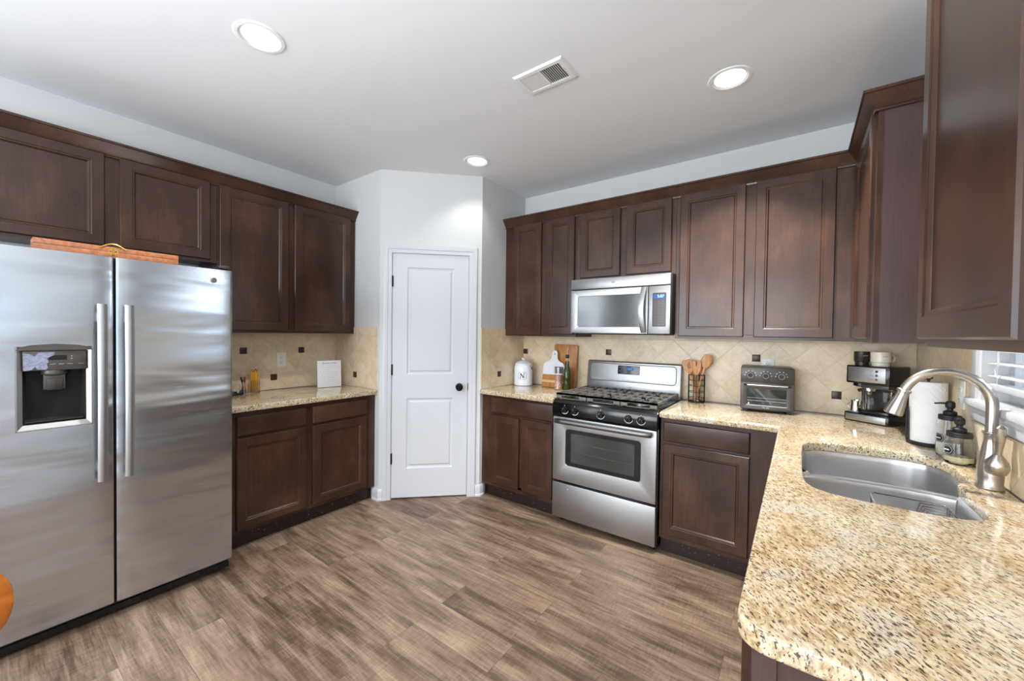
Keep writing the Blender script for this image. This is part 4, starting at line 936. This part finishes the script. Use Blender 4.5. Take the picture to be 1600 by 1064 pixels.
mb.prism([(-0.020, 0.020), (-0.009, 0.020), (0.018, -0.020), (0.008, -0.020)], -q-0.0006, q, 'xz', NM).box(-0.023, -0.009, -q, q, -0.022, -0.019, NM).box(0.009, 0.023, -q, q, 0.019, 0.022, NM).box(-0.023, -0.010, -q, q, 0.018, 0.021, NM)
obj('letter', mb, M_ink, t)['label'] = 'black letter N'

tl = R(7)
t = thing('cutting_board', 'tall honey-coloured wooden cutting board leaning on the backsplash', 'cutting board', (1.745, -0.060, CT), 0)
me = curve_mesh('board', rrect(-0.118, 0.118, 0.0, 0.385, 0.012), [], 0, 0.018, 0.003); me.transform(Matrix.Rotation(R(90)-tl, 4, 'X')); link('board', me, M_oak, t)
t = thing('paddle_board', 'white and wood paddle-shaped serving board leaning on the taller cutting board', 'serving board', (1.662, -0.118, CT), 0)
pad = [(-0.108, 0.0), (0.108, 0.0), (0.108, 0.185), (0.104, 0.205), (0.090, 0.220), (0.055, 0.235), (0.038, 0.248), (0.030, 0.266), (0.028, 0.30), (0.024, 0.318), (0.012, 0.330), (0, 0.333), (-0.012, 0.330), (-0.024, 0.318), (-0.028, 0.30), (-0.030, 0.266), (-0.038, 0.248), (-0.055, 0.235), (-0.090, 0.220), (-0.104, 0.205), (-0.108, 0.185)]
up_pts = [(-0.108, 0.113), (0.108, 0.113)]+pad[2:]
PM = Matrix.Rotation(R(90)-R(8), 4, 'X')
me = curve_mesh('board_top', up_pts, [circ(0, 0.300, 0.006, 12)], 0, 0.014, 0.001); me.transform(PM); link('painted_top', me, M_enamel, t)
me = curve_mesh('board_wood', [(-0.108, 0.0), (0.108, 0.0), (0.108, 0.1125), (-0.108, 0.1125)], [], 0, 0.014, 0.001); me.transform(PM); pb = link('wooden_bottom', me, M_oak, t)
me = curve_mesh('stripe', [(-0.1082, 0.042), (0.1082, 0.042), (0.1082, 0.062), (-0.1082, 0.062)], [], -0.0002, 0.0144, 0); me.transform(PM); link('pale_stripe', me, soft(mat('maple_stripe', (226, 184, 128), 0.4), 0.05, 20), pb)
t = thing('salt_grinder', 'glass grinder of pink salt with a steel cap beside the oil bottle', 'salt grinder', (1.775, -0.215, CT), 0)
obj('salt', MB().lathe([(0.0, 0.004), (0.029, 0.004), (0.030, 0.03), (0.024, 0.07), (0.026, 0.125), (0.0, 0.125)], 32), M_salt, t)
obj('glass_jar', MB().lathe([(0.0, 0.0), (0.034, 0.0), (0.035, 0.015), (0.031, 0.04), (0.027, 0.075), (0.030, 0.130), (0.032, 0.145), (0.029, 0.145), (0.027, 0.128), (0.0248, 0.075), (0.031, 0.010), (0.0, 0.003)], 32), M_glass, t)
obj('cap', MB().lathe([(0.030, 0.142), (0.036, 0.143), (0.038, 0.195), (0.034, 0.199), (0.0, 0.200)], 32), M_chrome, t)
t = thing('oil_bottle', 'green glass oil bottle with a pour spout next to the salt grinder', 'bottle', (1.842, -0.185, CT), 0)
obj('bottle', MB().lathe([(0.0, 0.0), (0.032, 0.0), (0.034, 0.005), (0.034, 0.150), (0.028, 0.178), (0.016, 0.205), (0.0145, 0.25), (0.0, 0.25)], 32), M_oil, t)
obj('bottle_neck', MB().lathe([(0.0165, 0.203), (0.016, 0.262), (0.018, 0.264), (0.018, 0.272), (0.0, 0.272)], 24), M_glass, t)
obj('stopper', MB().lathe([(0.0150, 0.2722), (0.016, 0.300), (0.008, 0.304), (0.0, 0.304)], 20), M_blackm, t)
obj('spout', MB().tube([(0, 0, 0.303), (0, 0, 0.325), (0.004, 0, 0.345), (0.012, 0, 0.358)], 0.0035, 8), M_chrome, t)

# utensil holder
t = thing('utensil_holder', 'black wire utensil holder between the stove and the toaster oven', 'utensil holder', (2.852, -0.105, CT), 0)
mb = MB(); HR = 0.053
for z in (0.004, 0.030, 0.075, 0.12, 0.160): mb.tube([(HR*math.cos(R(a)), HR*math.sin(R(a)), z) for a in range(0, 360, 15)], 0.0022 if z > 0.01 else 0.004, 6, closed=True)
for k in range(4):
    a0 = R(90*k+10); a1 = R(90*k+80)
    arcp = [(HR*math.cos(a0+(a1-a0)*q/6), HR*math.sin(a0+(a1-a0)*q/6), 0.198) for q in range(7)]
    mb.tube([(HR*math.cos(a0), HR*math.sin(a0), 0.003)]+arcp+[(HR*math.cos(a1), HR*math.sin(a1), 0.003)], 0.0030, 6)
obj('wire_frame', mb, M_blackm, t)
obj('base_plate', MB().lathe([(0, 0), (0.050, 0), (0.050, 0.003), (0, 0.003)], 28), M_blackm, t)
def utensil(name, label, kind, x, y, tx, ty, rot, length=0.30):
    t = thing(name, label, 'wooden utensil', (2.852+x, -0.105+y, CT+0.0035), 0, 'wooden utensils in the wire holder')
    q = Vector((0, 0, 1)).rotation_difference(Vector((tx, ty, 1))).to_matrix().to_4x4() @ Matrix.Rotation(R(rot), 4, 'Z')
    hl = length-0.085
    h = obj('handle', MB().tube([(0, 0, 0.006), (0, 0, hl*0.5), (0, 0, hl)], [0.007, 0.0065, 0.008], 10, mtx=q, flat=0.8), M_beech, t)
    if kind == 'slot':
        me = curve_mesh('blade', [(-0.010, 0), (0.010, 0), (0.030, 0.03), (0.033, 0.075), (0.026, 0.090), (-0.026, 0.090), (-0.033, 0.075), (-0.030, 0.03)], [rrect(-0.015, -0.008, 0.030, 0.068, 0.003, 2), rrect(-0.0035, 0.0035, 0.030, 0.068, 0.003, 2), rrect(0.008, 0.015, 0.030, 0.068, 0.003, 2)], 0, 0.005, 0.001)
    elif kind == 'fork':
        me = curve_mesh('blade', [(-0.010, 0), (0.010, 0), (0.028, 0.035), (0.030, 0.07), (0.026, 0.085), (0.010, 0.088), (0.004, 0.086), (0.003, 0.055), (-0.003, 0.055), (-0.004, 0.086), (-0.010, 0.088), (-0.026, 0.085), (-0.030, 0.07), (-0.028, 0.035)], [], 0, 0.006, 0.001)
    else:
        me = curve_mesh('blade', [(0.0, 0)]+[(0.031*math.sin(R(a)), 0.048-0.045*math.cos(R(a))) for a in range(20, 341, 16)], [], 0, 0.009, 0.003)
    me.transform(q @ Matrix.Translation((0, 0.003, hl-0.008)) @ Matrix.Scale(1.12, 4) @ Matrix.Rotation(R(90), 4, 'X'))
    link('blade' if kind != 'spoon' else 'bowl', me, M_beech, t)
utensil('slotted_spatula', 'slotted wooden spatula leaning left out of the wire holder', 'slot', 0.016, -0.022, -0.30, 0.08, 8, 0.305)
utensil('wooden_fork', 'split-headed wooden spatula in the middle of the wire holder', 'fork', 0.006, -0.010, -0.03, 0.02, -5, 0.290)
utensil('wooden_spoon', 'wooden spoon leaning right, the tallest utensil in the holder', 'spoon', -0.012, 0.000, 0.24, 0.05, 10, 0.345)
utensil('wooden_spatula', 'wooden spatula half hidden behind the other utensils', 'fork', 0.004, 0.022, -0.16, 0.02, 5, 0.280)

# toaster oven
t = thing('toaster_oven', 'charcoal toaster oven with three round dials on the counter', 'toaster oven', (3.146, -0.272, CT), 5)
TW, TD, TH = 0.285, 0.235, 0.285
bm_ = obj('housing', MB().box(0, TW, 0.006, TD, 0.014, TH), M_char, t, bevel=0.010)
obj('front_fascia', MB().box(0.002, TW-0.002, 0.0, 0.006, 0.188, TH-0.006), M_char, t, bevel=0.002)
me = curve_mesh('td', [(0.003, 0.018), (TW-0.003, 0.018), (TW-0.003, 0.184), (0.003, 0.184)], [rrect(0.036, TW-0.040, 0.046, 0.150, 0.004)], 0, 0.010, 0.0015)
TT = Matrix.Translation((0, 0.004, 0)) @ Matrix.Rotation(R(90), 4, 'X'); me.transform(TT); td = link('door', me, M_char, t)
obj('door_glass', MB().box(0.034, TW-0.038, 0.000, 0.003, 0.044, 0.152), M_ovglass, td)
mb = MB(); mb.box(0.034, TW-0.038, -0.0065, -0.004, 0.042, 0.047).box(0.036, TW-0.04, -0.001, 0.0, 0.072, 0.074).box(0.036, TW-0.04, -0.001, 0.0, 0.090, 0.0915); obj('trim_line', mb, M_steel, td)
mb = MB(); mb.tube([(0.022, -0.008, 0.172), (0.035, -0.026, 0.172), (TW-0.035, -0.026, 0.172), (TW-0.022, -0.008, 0.172)], 0.006, 10); obj('door_handle', mb, M_darksteel, td)
mb = MB(); mb.prism([(0.040, 0.050), (0.052, 0.050), (0.046, 0.061)], -0.0008, 0.0, 'xz'); obj('warning_mark', mb, M_whiteink, td)
mb = MB(); scribble(mb, 0.120, 0.136, -0.0065, 0.032, 0.006, 0.0010, 0.003, 5); scribble(mb, 0.139, 0.158, -0.0065, 0.032, 0.006, 0.0010, 0.003, 8); obj('maker_lettering', mb, M_whiteink, td)
for i, x in enumerate((0.053, 0.135, 0.217)):
    K = Matrix.Translation((x, 0.0, 0.233)) @ Matrix.Rotation(R(90), 4, 'X')
    dl = obj('dial', MB().lathe([(0.021, 0), (0.021, 0.010), (0.018, 0.016), (0.0, 0.016)], 28, K), M_blackm, t)
    obj('dial_ring', MB().lathe([(0.0155, 0.0162), (0.0175, 0.0165), (0.0170, 0.0185), (0.0155, 0.0185), (0.0145, 0.0165)], 28, K, caps=False), M_steel, dl)
    mb = MB()
    for a in (0, 35, 70, 110, 145, 180): mb.box(-0.003, 0.003, -0.0012, 0.0012, 0.0, 0.0008, K @ Matrix.Translation((0.030*math.cos(R(a)), 0.028*math.sin(R(a)), 0)))
    obj('dial_marks', mb, M_whiteink, dl)
for x in (0.025, TW-0.025):
    for y in (0.02, TD-0.03): obj('foot', MB().box(x-0.012, x+0.012, y-0.01, y+0.01, 0, 0.0145), M_blackm, t)

# espresso machine
t = thing('espresso_machine', 'black and stainless espresso machine in the counter corner', 'espresso machine', (3.672, -0.178, CT), -34)
EW, ED = 0.205, 0.19
obj('drip_base', MB().box(-0.004, EW+0.002, -0.004, ED, 0.0, 0.052), M_black, t, bevel=0.007)
obj('base_trim', MB().box(0.004, EW-0.010, -0.007, -0.003, 0.008, 0.044), M_steel, t, bevel=0.002)
obj('column', MB().box(0.062, EW, 0.085, ED, 0.0525, 0.219), M_black, t, bevel=0.004)
hd = obj('machine_head', MB().box(0.0, EW, 0.0, ED, 0.2195, 0.322), M_black, t, bevel=0.007)
fp = obj('front_plate', MB().box(0.010, EW-0.016, -0.004, 0.001, 0.230, 0.314), M_steel, hd, bevel=0.002)
mb = MB()
for z in (0.250, 0.272, 0.294): mb.cyl((0.150, -0.0055, z), 0.0065, 0.004, 'y', 16)
obj('buttons', mb, M_chrome, fp)
mb = MB(); scribble(mb, 0.022, 0.045, -0.0048, 0.288, 0.004, 0.0006, 0.0025, 3)
for z in (0.250, 0.272, 0.294): scribble(mb, 0.118, 0.134, -0.0048, z, 0.006, 0.0005, 0.002, int(z*1000))
obj('plate_lettering', mb, M_ink, fp)
obj('group_head', MB().lathe([(0.036, 0.2190), (0.036, 0.205), (0.030, 0.200), (0.0, 0.200)], 28, center=(0.048, 0.052, 0)), M_black, t)
mb = MB(); mb.lathe([(0.030, 0.1995), (0.031, 0.180), (0.012, 0.172), (0.008, 0.158), (0.0, 0.158)], 28, center=(0.098, 0.046, 0)).tube([(0.098, 0.046, 0.188), (0.085, 0.0, 0.188), (0.078, -0.022, 0.184)], [0.006, 0.008, 0.010], 12)
obj('portafilter', mb, M_chrome, t)
obj('milk_tank', MB().box(0.070, 0.195, 0.012, 0.082, 0.072, 0.196), glass('smoked_glass', (235, 235, 232), 0.03), t, bevel=0.006)
obj('tank_lid', MB().box(0.068, 0.197, 0.010, 0.084, 0.1965, 0.2185), M_char, t, bevel=0.003)
obj('tank_base', MB().box(0.068, 0.197, 0.010, 0.084, 0.0525, 0.0715), M_black, t, bevel=0.003)
obj('drip_grate', MB().box(0.004, 0.062, 0.006, 0.080, 0.0522, 0.0545), M_steel, t)
EMX = Matrix.Translation((3.672, -0.178, CT)) @ Matrix.Rotation(R(-34), 4, 'Z')
p = EMX @ Vector((0.034, 0.036, 0.0547))
t = thing('frothing_pitcher', 'small polished steel pitcher standing on the espresso machine tray', 'pitcher', p, -34)
obj('pitcher_body', MB().lathe([(0.0, 0.0), (0.026, 0.0), (0.027, 0.006), (0.023, 0.05), (0.025, 0.062), (0.0235, 0.062), (0.0215, 0.05), (0.0245, 0.008), (0.0, 0.004)], 32), M_chrome, t)
obj('pitcher_handle', MB().tube([(-0.024, 0, 0.052), (-0.044, 0, 0.060), (-0.054, 0, 0.066)][::-1]+[(-0.046, 0, 0.03), (-0.030, 0, 0.012)], 0.0022, 8), M_chrome, t)
def mug(name, local, m, label, r, mark):
    p = EMX @ Vector(local); t = thing(name, label, 'cup', p, 25, 'cups on the espresso machine')
    obj('cup_body', MB().lathe([(0.0, 0.0), (r*0.86, 0.0), (r*0.88, 0.018), (r*0.90, 0.0185), (r, 0.024), (r*1.0, 0.078), (r*0.93, 0.078), (r*0.90, 0.022), (0.0, 0.008)], 36), m, t)
    mb = MB(); scribble(mb, -0.016, 0.010, -r*1.005, 0.055, 0.004, 0.0009, 0.003, 4); obj('cup_marking', mb, mark, t)
    return t
mug('travel_cup', (0.046, 0.055, 0.3225), M_mugdark, 'dark brown cup on top of the espresso machine', 0.036, M_whiteink)
tm = mug('mug', (0.132, 0.062, 0.3225), M_cream, 'cream white mug on top of the espresso machine', 0.044, M_grayink)
obj('mug_handle', MB().tube([(0.043, 0.0, 0.064), (0.060, 0, 0.062), (0.066, 0, 0.045), (0.060, 0, 0.028), (0.042, 0, 0.026)], 0.0045, 8), M_cream, tm)

# paper towels
t = thing('paper_towel_holder', 'black wire paper towel holder in front of the window wall', 'paper towel holder', (3.921, -0.650, CT), 0)
obj('base_ring', MB().lathe([(0.0, 0.0), (0.067, 0.0), (0.0685, 0.004), (0.0685, 0.012), (0.066, 0.015), (0.0, 0.012)], 40), M_blackm, t)
obj('post', MB().tube([(0, 0, 0.012), (0, 0, 0.297)], 0.005, 10), M_blackm, t)
obj('post_loop', MB().tube([(0.012*math.cos(R(a)), 0, 0.304+0.008*math.sin(R(a))) for a in range(0, 360, 30)], 0.0025, 6, closed=True), M_blackm, t)
pts = [(-0.0625, -0.022, 0.012), (-0.0645, -0.022, 0.14), (-0.0655, -0.019, 0.158), (-0.0665, -0.010, 0.164), (-0.0665, 0.004, 0.164), (-0.066, 0.012, 0.158), (-0.0655, 0.015, 0.14), (-0.0640, 0.015, 0.012)]
obj('tension_arm', MB().tube(pts, 0.0032, 8), M_blackm, t)
r_ = obj('paper_towel_roll', MB().lathe([(0.020, 0.0), (0.058, 0.0), (0.0605, 0.002), (0.0605, 0.268), (0.058, 0.270), (0.020, 0.270), (0.020, 0.0)], 64, caps=False), M_towel, loc=(3.921, -0.650, CT+0.0155)); tag(r_, 'white quilted paper towel roll on the black holder', 'paper towels')

# soap jars
def soap(loc, r, h, fill, m, label, rot, lrot=-60):
    t = thing('soap_dispenser', label, 'soap dispenser', loc, rot, 'mason jar soap dispensers')
    obj('glass_jar', MB().lathe([(0.0, 0.0), (r*0.86, 0.0), (r, 0.010), (r, h*0.66), (r*0.96, h*0.76), (r*0.80, h*0.90), (r*0.80, h), (r*0.76, h), (r*0.76, h*0.90), (r*0.93, h*0.75), (r*0.965, h*0.65), (r*0.965, 0.012), (r*0.84, 0.005), (0.0, 0.004)], 48), M_glass, t)
    obj('liquid_soap', MB().lathe([(0.0, 0.0045), (r*0.83, 0.0055), (r*0.955, 0.0125), (r*0.955, fill), (0.0, fill)], 40), m, t)
    obj('lid', MB().lathe([(r*0.83, h-0.010), (r*0.86, h-0.008), (r*0.86, h-0.002), (r*0.84, h), (r*0.86, h+0.002), (r*0.86, h+0.007), (r*0.82, h+0.0095), (0.0, h+0.0095)], 40), M_blackm, t)
    pm = obj('pump', MB().lathe([(0.019, h+0.0095), (0.020, h+0.011), (0.020, h+0.022), (0.016, h+0.026), (0.009, h+0.029), (0.009, h+0.036), (0.013, h+0.039), (0.0145, h+0.044), (0.0145, h+0.058), (0.011, h+0.065), (0.0, h+0.067)], 28), M_blackm, t)
    obj('nozzle', MB().tube([(0, 0, h+0.056), (-0.025, 0, h+0.056), (-0.045, 0, h+0.053)], [0.0045, 0.0035, 0.003], 8), M_blackm, pm)
    lb = []
    for (a, b) in ((-0.4, -0.017), (0.4, -0.017), (0.62, 0.0), (0.4, 0.017), (-0.4, 0.017), (-0.62, 0.0)): lb.append((r*1.01*math.sin(a*0.8), -r*1.01*math.cos(a*0.8), h*0.48+b))
    li = [(x*1.012, y*1.012-0.0, h*0.48+(z-h*0.48)*0.99) for x, y, z in lb]
    mb = MB(); cmid = (0, -r*1.03, h*0.48)
    mb.add(lb+[cmid], [(i, (i+1) % 6, 6) for i in range(6)])
    LR = Matrix.Rotation(R(lrot-rot), 4, 'Z')
    mb2 = MB(); mb2.add(mb.v, mb.f, LR); l_ = obj('name_label', mb2, M_ink, t)
    mb = MB(); mb.tube([(x, y*1.02, z) for x, y, z in [(x*0.82, y*1.015, h*0.48+(z-h*0.48)*0.78) for x, y, z in lb]], 0.0006, 4, closed=True, mtx=LR); mb.box(-0.009, 0.009, -r*1.05, -r*1.03, h*0.48-0.002, h*0.48+0.002, LR); obj('label_marks', mb, M_whiteink, l_)
soap((3.946, -0.855, CT), 0.039, 0.160, 0.062, M_soapw, 'taller mason jar soap dispenser with black pump, next to the paper towels', 0)
soap((3.949, -0.962, CT), 0.041, 0.112, 0.030, M_soap, 'shorter, wider mason jar soap dispenser with black pump, nearer the faucet', 65)

# ------------------------------------------------------------------ items on the left counter
t = thing('counter_sign', 'small white sign with handwritten lines standing on the left counter', 'sign', (0.195, -1.492, CT), 78)
SGM = Matrix.Rotation(R(-4), 4, 'X')
obj('sign_board', MB().box(0, 0.192, 0, 0.014, 0.0015, 0.226, SGM), M_paper, t, bevel=0.001)
text('Kitchen Rules', 0.021, M_grayink, t, SGM @ Matrix.Translation((0.096, -0.0006, 0.205)) @ FACE, 'sign_title', 0.0003, shear=0.3)
mb = MB()
for k, (a, b) in enumerate(((0.03, 0.16), (0.04, 0.15), (0.06, 0.12), (0.02, 0.17), (0.03, 0.17), (0.03, 0.165), (0.045, 0.145), (0.03, 0.16), (0.05, 0.14), (0.06, 0.13))):
    x = a
    while x < b: l_ = random.uniform(0.012, 0.035); scribble(mb, x, min(b, x+l_), -0.0005, 0.184-k*0.0175, 0.006, 0.0005, 0.0022, k*7+int(x*999)); x += l_+0.006
mb2 = MB(); mb2.add(mb.v, mb.f, SGM); obj('sign_lines', mb2, M_grayink, t)
t = thing('pencil_box', 'clear upright box full of yellow pencils on the left counter', 'pencil holder', (0.085, -1.925, CT), 90)
mb = MB(); mb.box(-0.030, 0.030, -0.018, 0.018, 0.0, 0.003).box(-0.030, -0.0285, -0.018, 0.018, 0.003, 0.10).box(0.0285, 0.030, -0.018, 0.018, 0.003, 0.10).box(-0.0285, 0.0285, -0.018, -0.0165, 0.003, 0.10).box(-0.0285, 0.0285, 0.0165, 0.018, 0.003, 0.10)
obj('clear_box', mb, M_glass, t)
def pencil(x, y, tilt, h):
    t = thing('pencil', 'yellow pencil standing in the clear box', 'pencil', (x, y, CT+0.004), 0, 'yellow pencils in the clear box')
    mt = Matrix.Rotation(R(tilt), 4, 'X')
    obj('shaft', MB().tube([(0, 0, 0), (0, 0, h)], 0.0036, 6, mtx=mt), M_yellow, t)
    obj('tip', MB().tube([(0, 0, h), (0, 0, h+0.012)], [0.0036, 0.0006], 6, mtx=mt), M_ink, t)
for i in range(10):
    pencil(0.077+0.0155*(i % 2), -1.947+0.0049*i, (-1, 1, 0.5, -0.5, 1.5, -1.2, 0, 1, -0.6, 0.4)[i]*0.8, 0.155+0.012*((i*7) % 4)/3)
t = thing('pen_cup', 'small clear cup holding pens and markers beside the pencil box', 'pen holder', (0.108, -2.002, CT), 0)
obj('cup_glass', MB().lathe([(0.0, 0.0), (0.026, 0.0), (0.029, 0.075), (0.0275, 0.075), (0.0245, 0.003), (0.0, 0.003)], 28), M_glass, t)
def pen(x, y, tx, ty, h, m, label, cap):
    t = thing('marker', label, 'pen', (0.108+x, -2.002+y, CT+0.005), 0, 'pens in the clear cup')
    q = Vector((tx, ty, 1)).normalized().to_track_quat('Z', 'Y').to_matrix().to_4x4()
    obj('barrel', MB().tube([(0, 0, 0.002), (0, 0, h*0.65)], 0.0048, 10, mtx=q), m, t)
    obj('cap', MB().tube([(0, 0, h*0.65), (0, 0, h), (0, 0, h+0.003)], [0.0056, 0.0054, 0.003], 10, mtx=q), cap, t)
pen(0.004, 0.014, -0.02, -0.16, 0.120, M_orange, 'orange marker leaning in the clear cup', M_orange)
pen(-0.006, 0.010, 0.05, -0.26, 0.125, M_blackm, 'black pen leaning furthest left in the clear cup', M_blackm)
pen(-0.010, -0.010, 0.1, 0.06, 0.120, M_red, 'dark red pen standing upright in the clear cup', M_red)
pen(0.012, -0.008, -0.05, 0.10, 0.118, M_orange, 'red-orange pen beside the dark red pen', M_red)
pen(0.014, -0.004, 0.05, -0.10, 0.085, M_blue, 'short pale blue pen low in the clear cup', M_blue)
t = thing('tape_dispenser', 'small black tape dispenser at the edge of the refrigerator', 'tape dispenser', (0.145, -2.062, CT), 90)
mb = MB(); mb.prism([(-0.040, 0.0), (0.036, 0.0), (0.040, 0.010), (0.036, 0.034), (0.028, 0.036), (0.018, 0.018), (0.004, 0.016), (-0.010, 0.030), (-0.030, 0.032), (-0.040, 0.02)], -0.012, 0.012, 'xz'); obj('dispenser_body', mb, M_black, t, bevel=0.002)
obj('tape_roll', MB().lathe([(0.010, -0.008), (0.019, -0.008), (0.019, 0.008), (0.010, 0.008), (0.010, -0.008)], 28, Matrix.Translation((-0.010, 0, 0.028)) @ Matrix.Rotation(R(90), 4, 'X'), caps=False), glass('tape', (225, 225, 220), 0.2, 0.5), t)

# ------------------------------------------------------------------ chair at the lower left edge
t = thing('wooden_chair', 'amber varnished wooden chair whose back just enters at the lower left edge', 'chair', (2.07, -3.42, 0), 90)
# local: the sitter faces +y... world -x ; backrest at local -y (world +x)
seat = [(0.23*math.cos(R(a))*(1.0), 0.21*math.sin(R(a))) for a in range(0, 360, 12)]
me = curve_mesh('seat', seat, [], 0.430, 0.462, 0.008, 3); link('seat', me, M_chair, t)
for sx in (-1, 1):
    obj('leg', MB().tube([(sx*0.15, 0.13, 0.432), (sx*0.19, 0.18, 0.22), (sx*0.205, 0.20, 0.002)], [0.017, 0.020, 0.012], 12), M_chair, t)
    obj('leg', MB().tube([(sx*0.14, -0.12, 0.432), (sx*0.18, -0.18, 0.22), (sx*0.20, -0.205, 0.002)], [0.017, 0.020, 0.012], 12), M_chair, t)
obj('stretcher', MB().tube([(-0.185, 0.0, 0.2), (0.185, 0.0, 0.2)], 0.010, 10), M_chair, t)
for sx in (-1, 1): obj('side_stretcher', MB().tube([(sx*0.188, 0.172, 0.215), (sx*0.185, 0.0, 0.2), (sx*0.180, -0.175, 0.215)], 0.010, 10), M_chair, t)
for k in range(-3, 4): obj('spindle', MB().tube([(k*0.045, -0.165, 0.460), (k*0.056, -0.195, 0.62), (k*0.062, -0.222+abs(k)*0.004, 0.83)], [0.008, 0.010, 0.007], 8), M_chair, t)
vs = []; n = 20; K = 48
for i in range(K+1):
    q = math.sin(math.pi/2*(-1+2*i/K)); x = q*0.270; yb = -0.232+0.022*q*q; hh = 0.080*(max(0.0, 1-abs(q)**9))**0.5+0.0015; zc_ = 0.890
    for k in range(n): a = 2*math.pi*k/n; vs.append((x, yb+min(0.011, hh)*math.cos(a), zc_+hh*math.sin(a)))
mb = MB().add(vs, [(i*n+k, i*n+(k+1) % n, (i+1)*n+(k+1) % n, (i+1)*n+k) for i in range(K) for k in range(n)]+[tuple(range(n))[::-1], tuple(K*n+k for k in range(n))])
obj('crest_rail', mb, M_chair, t)
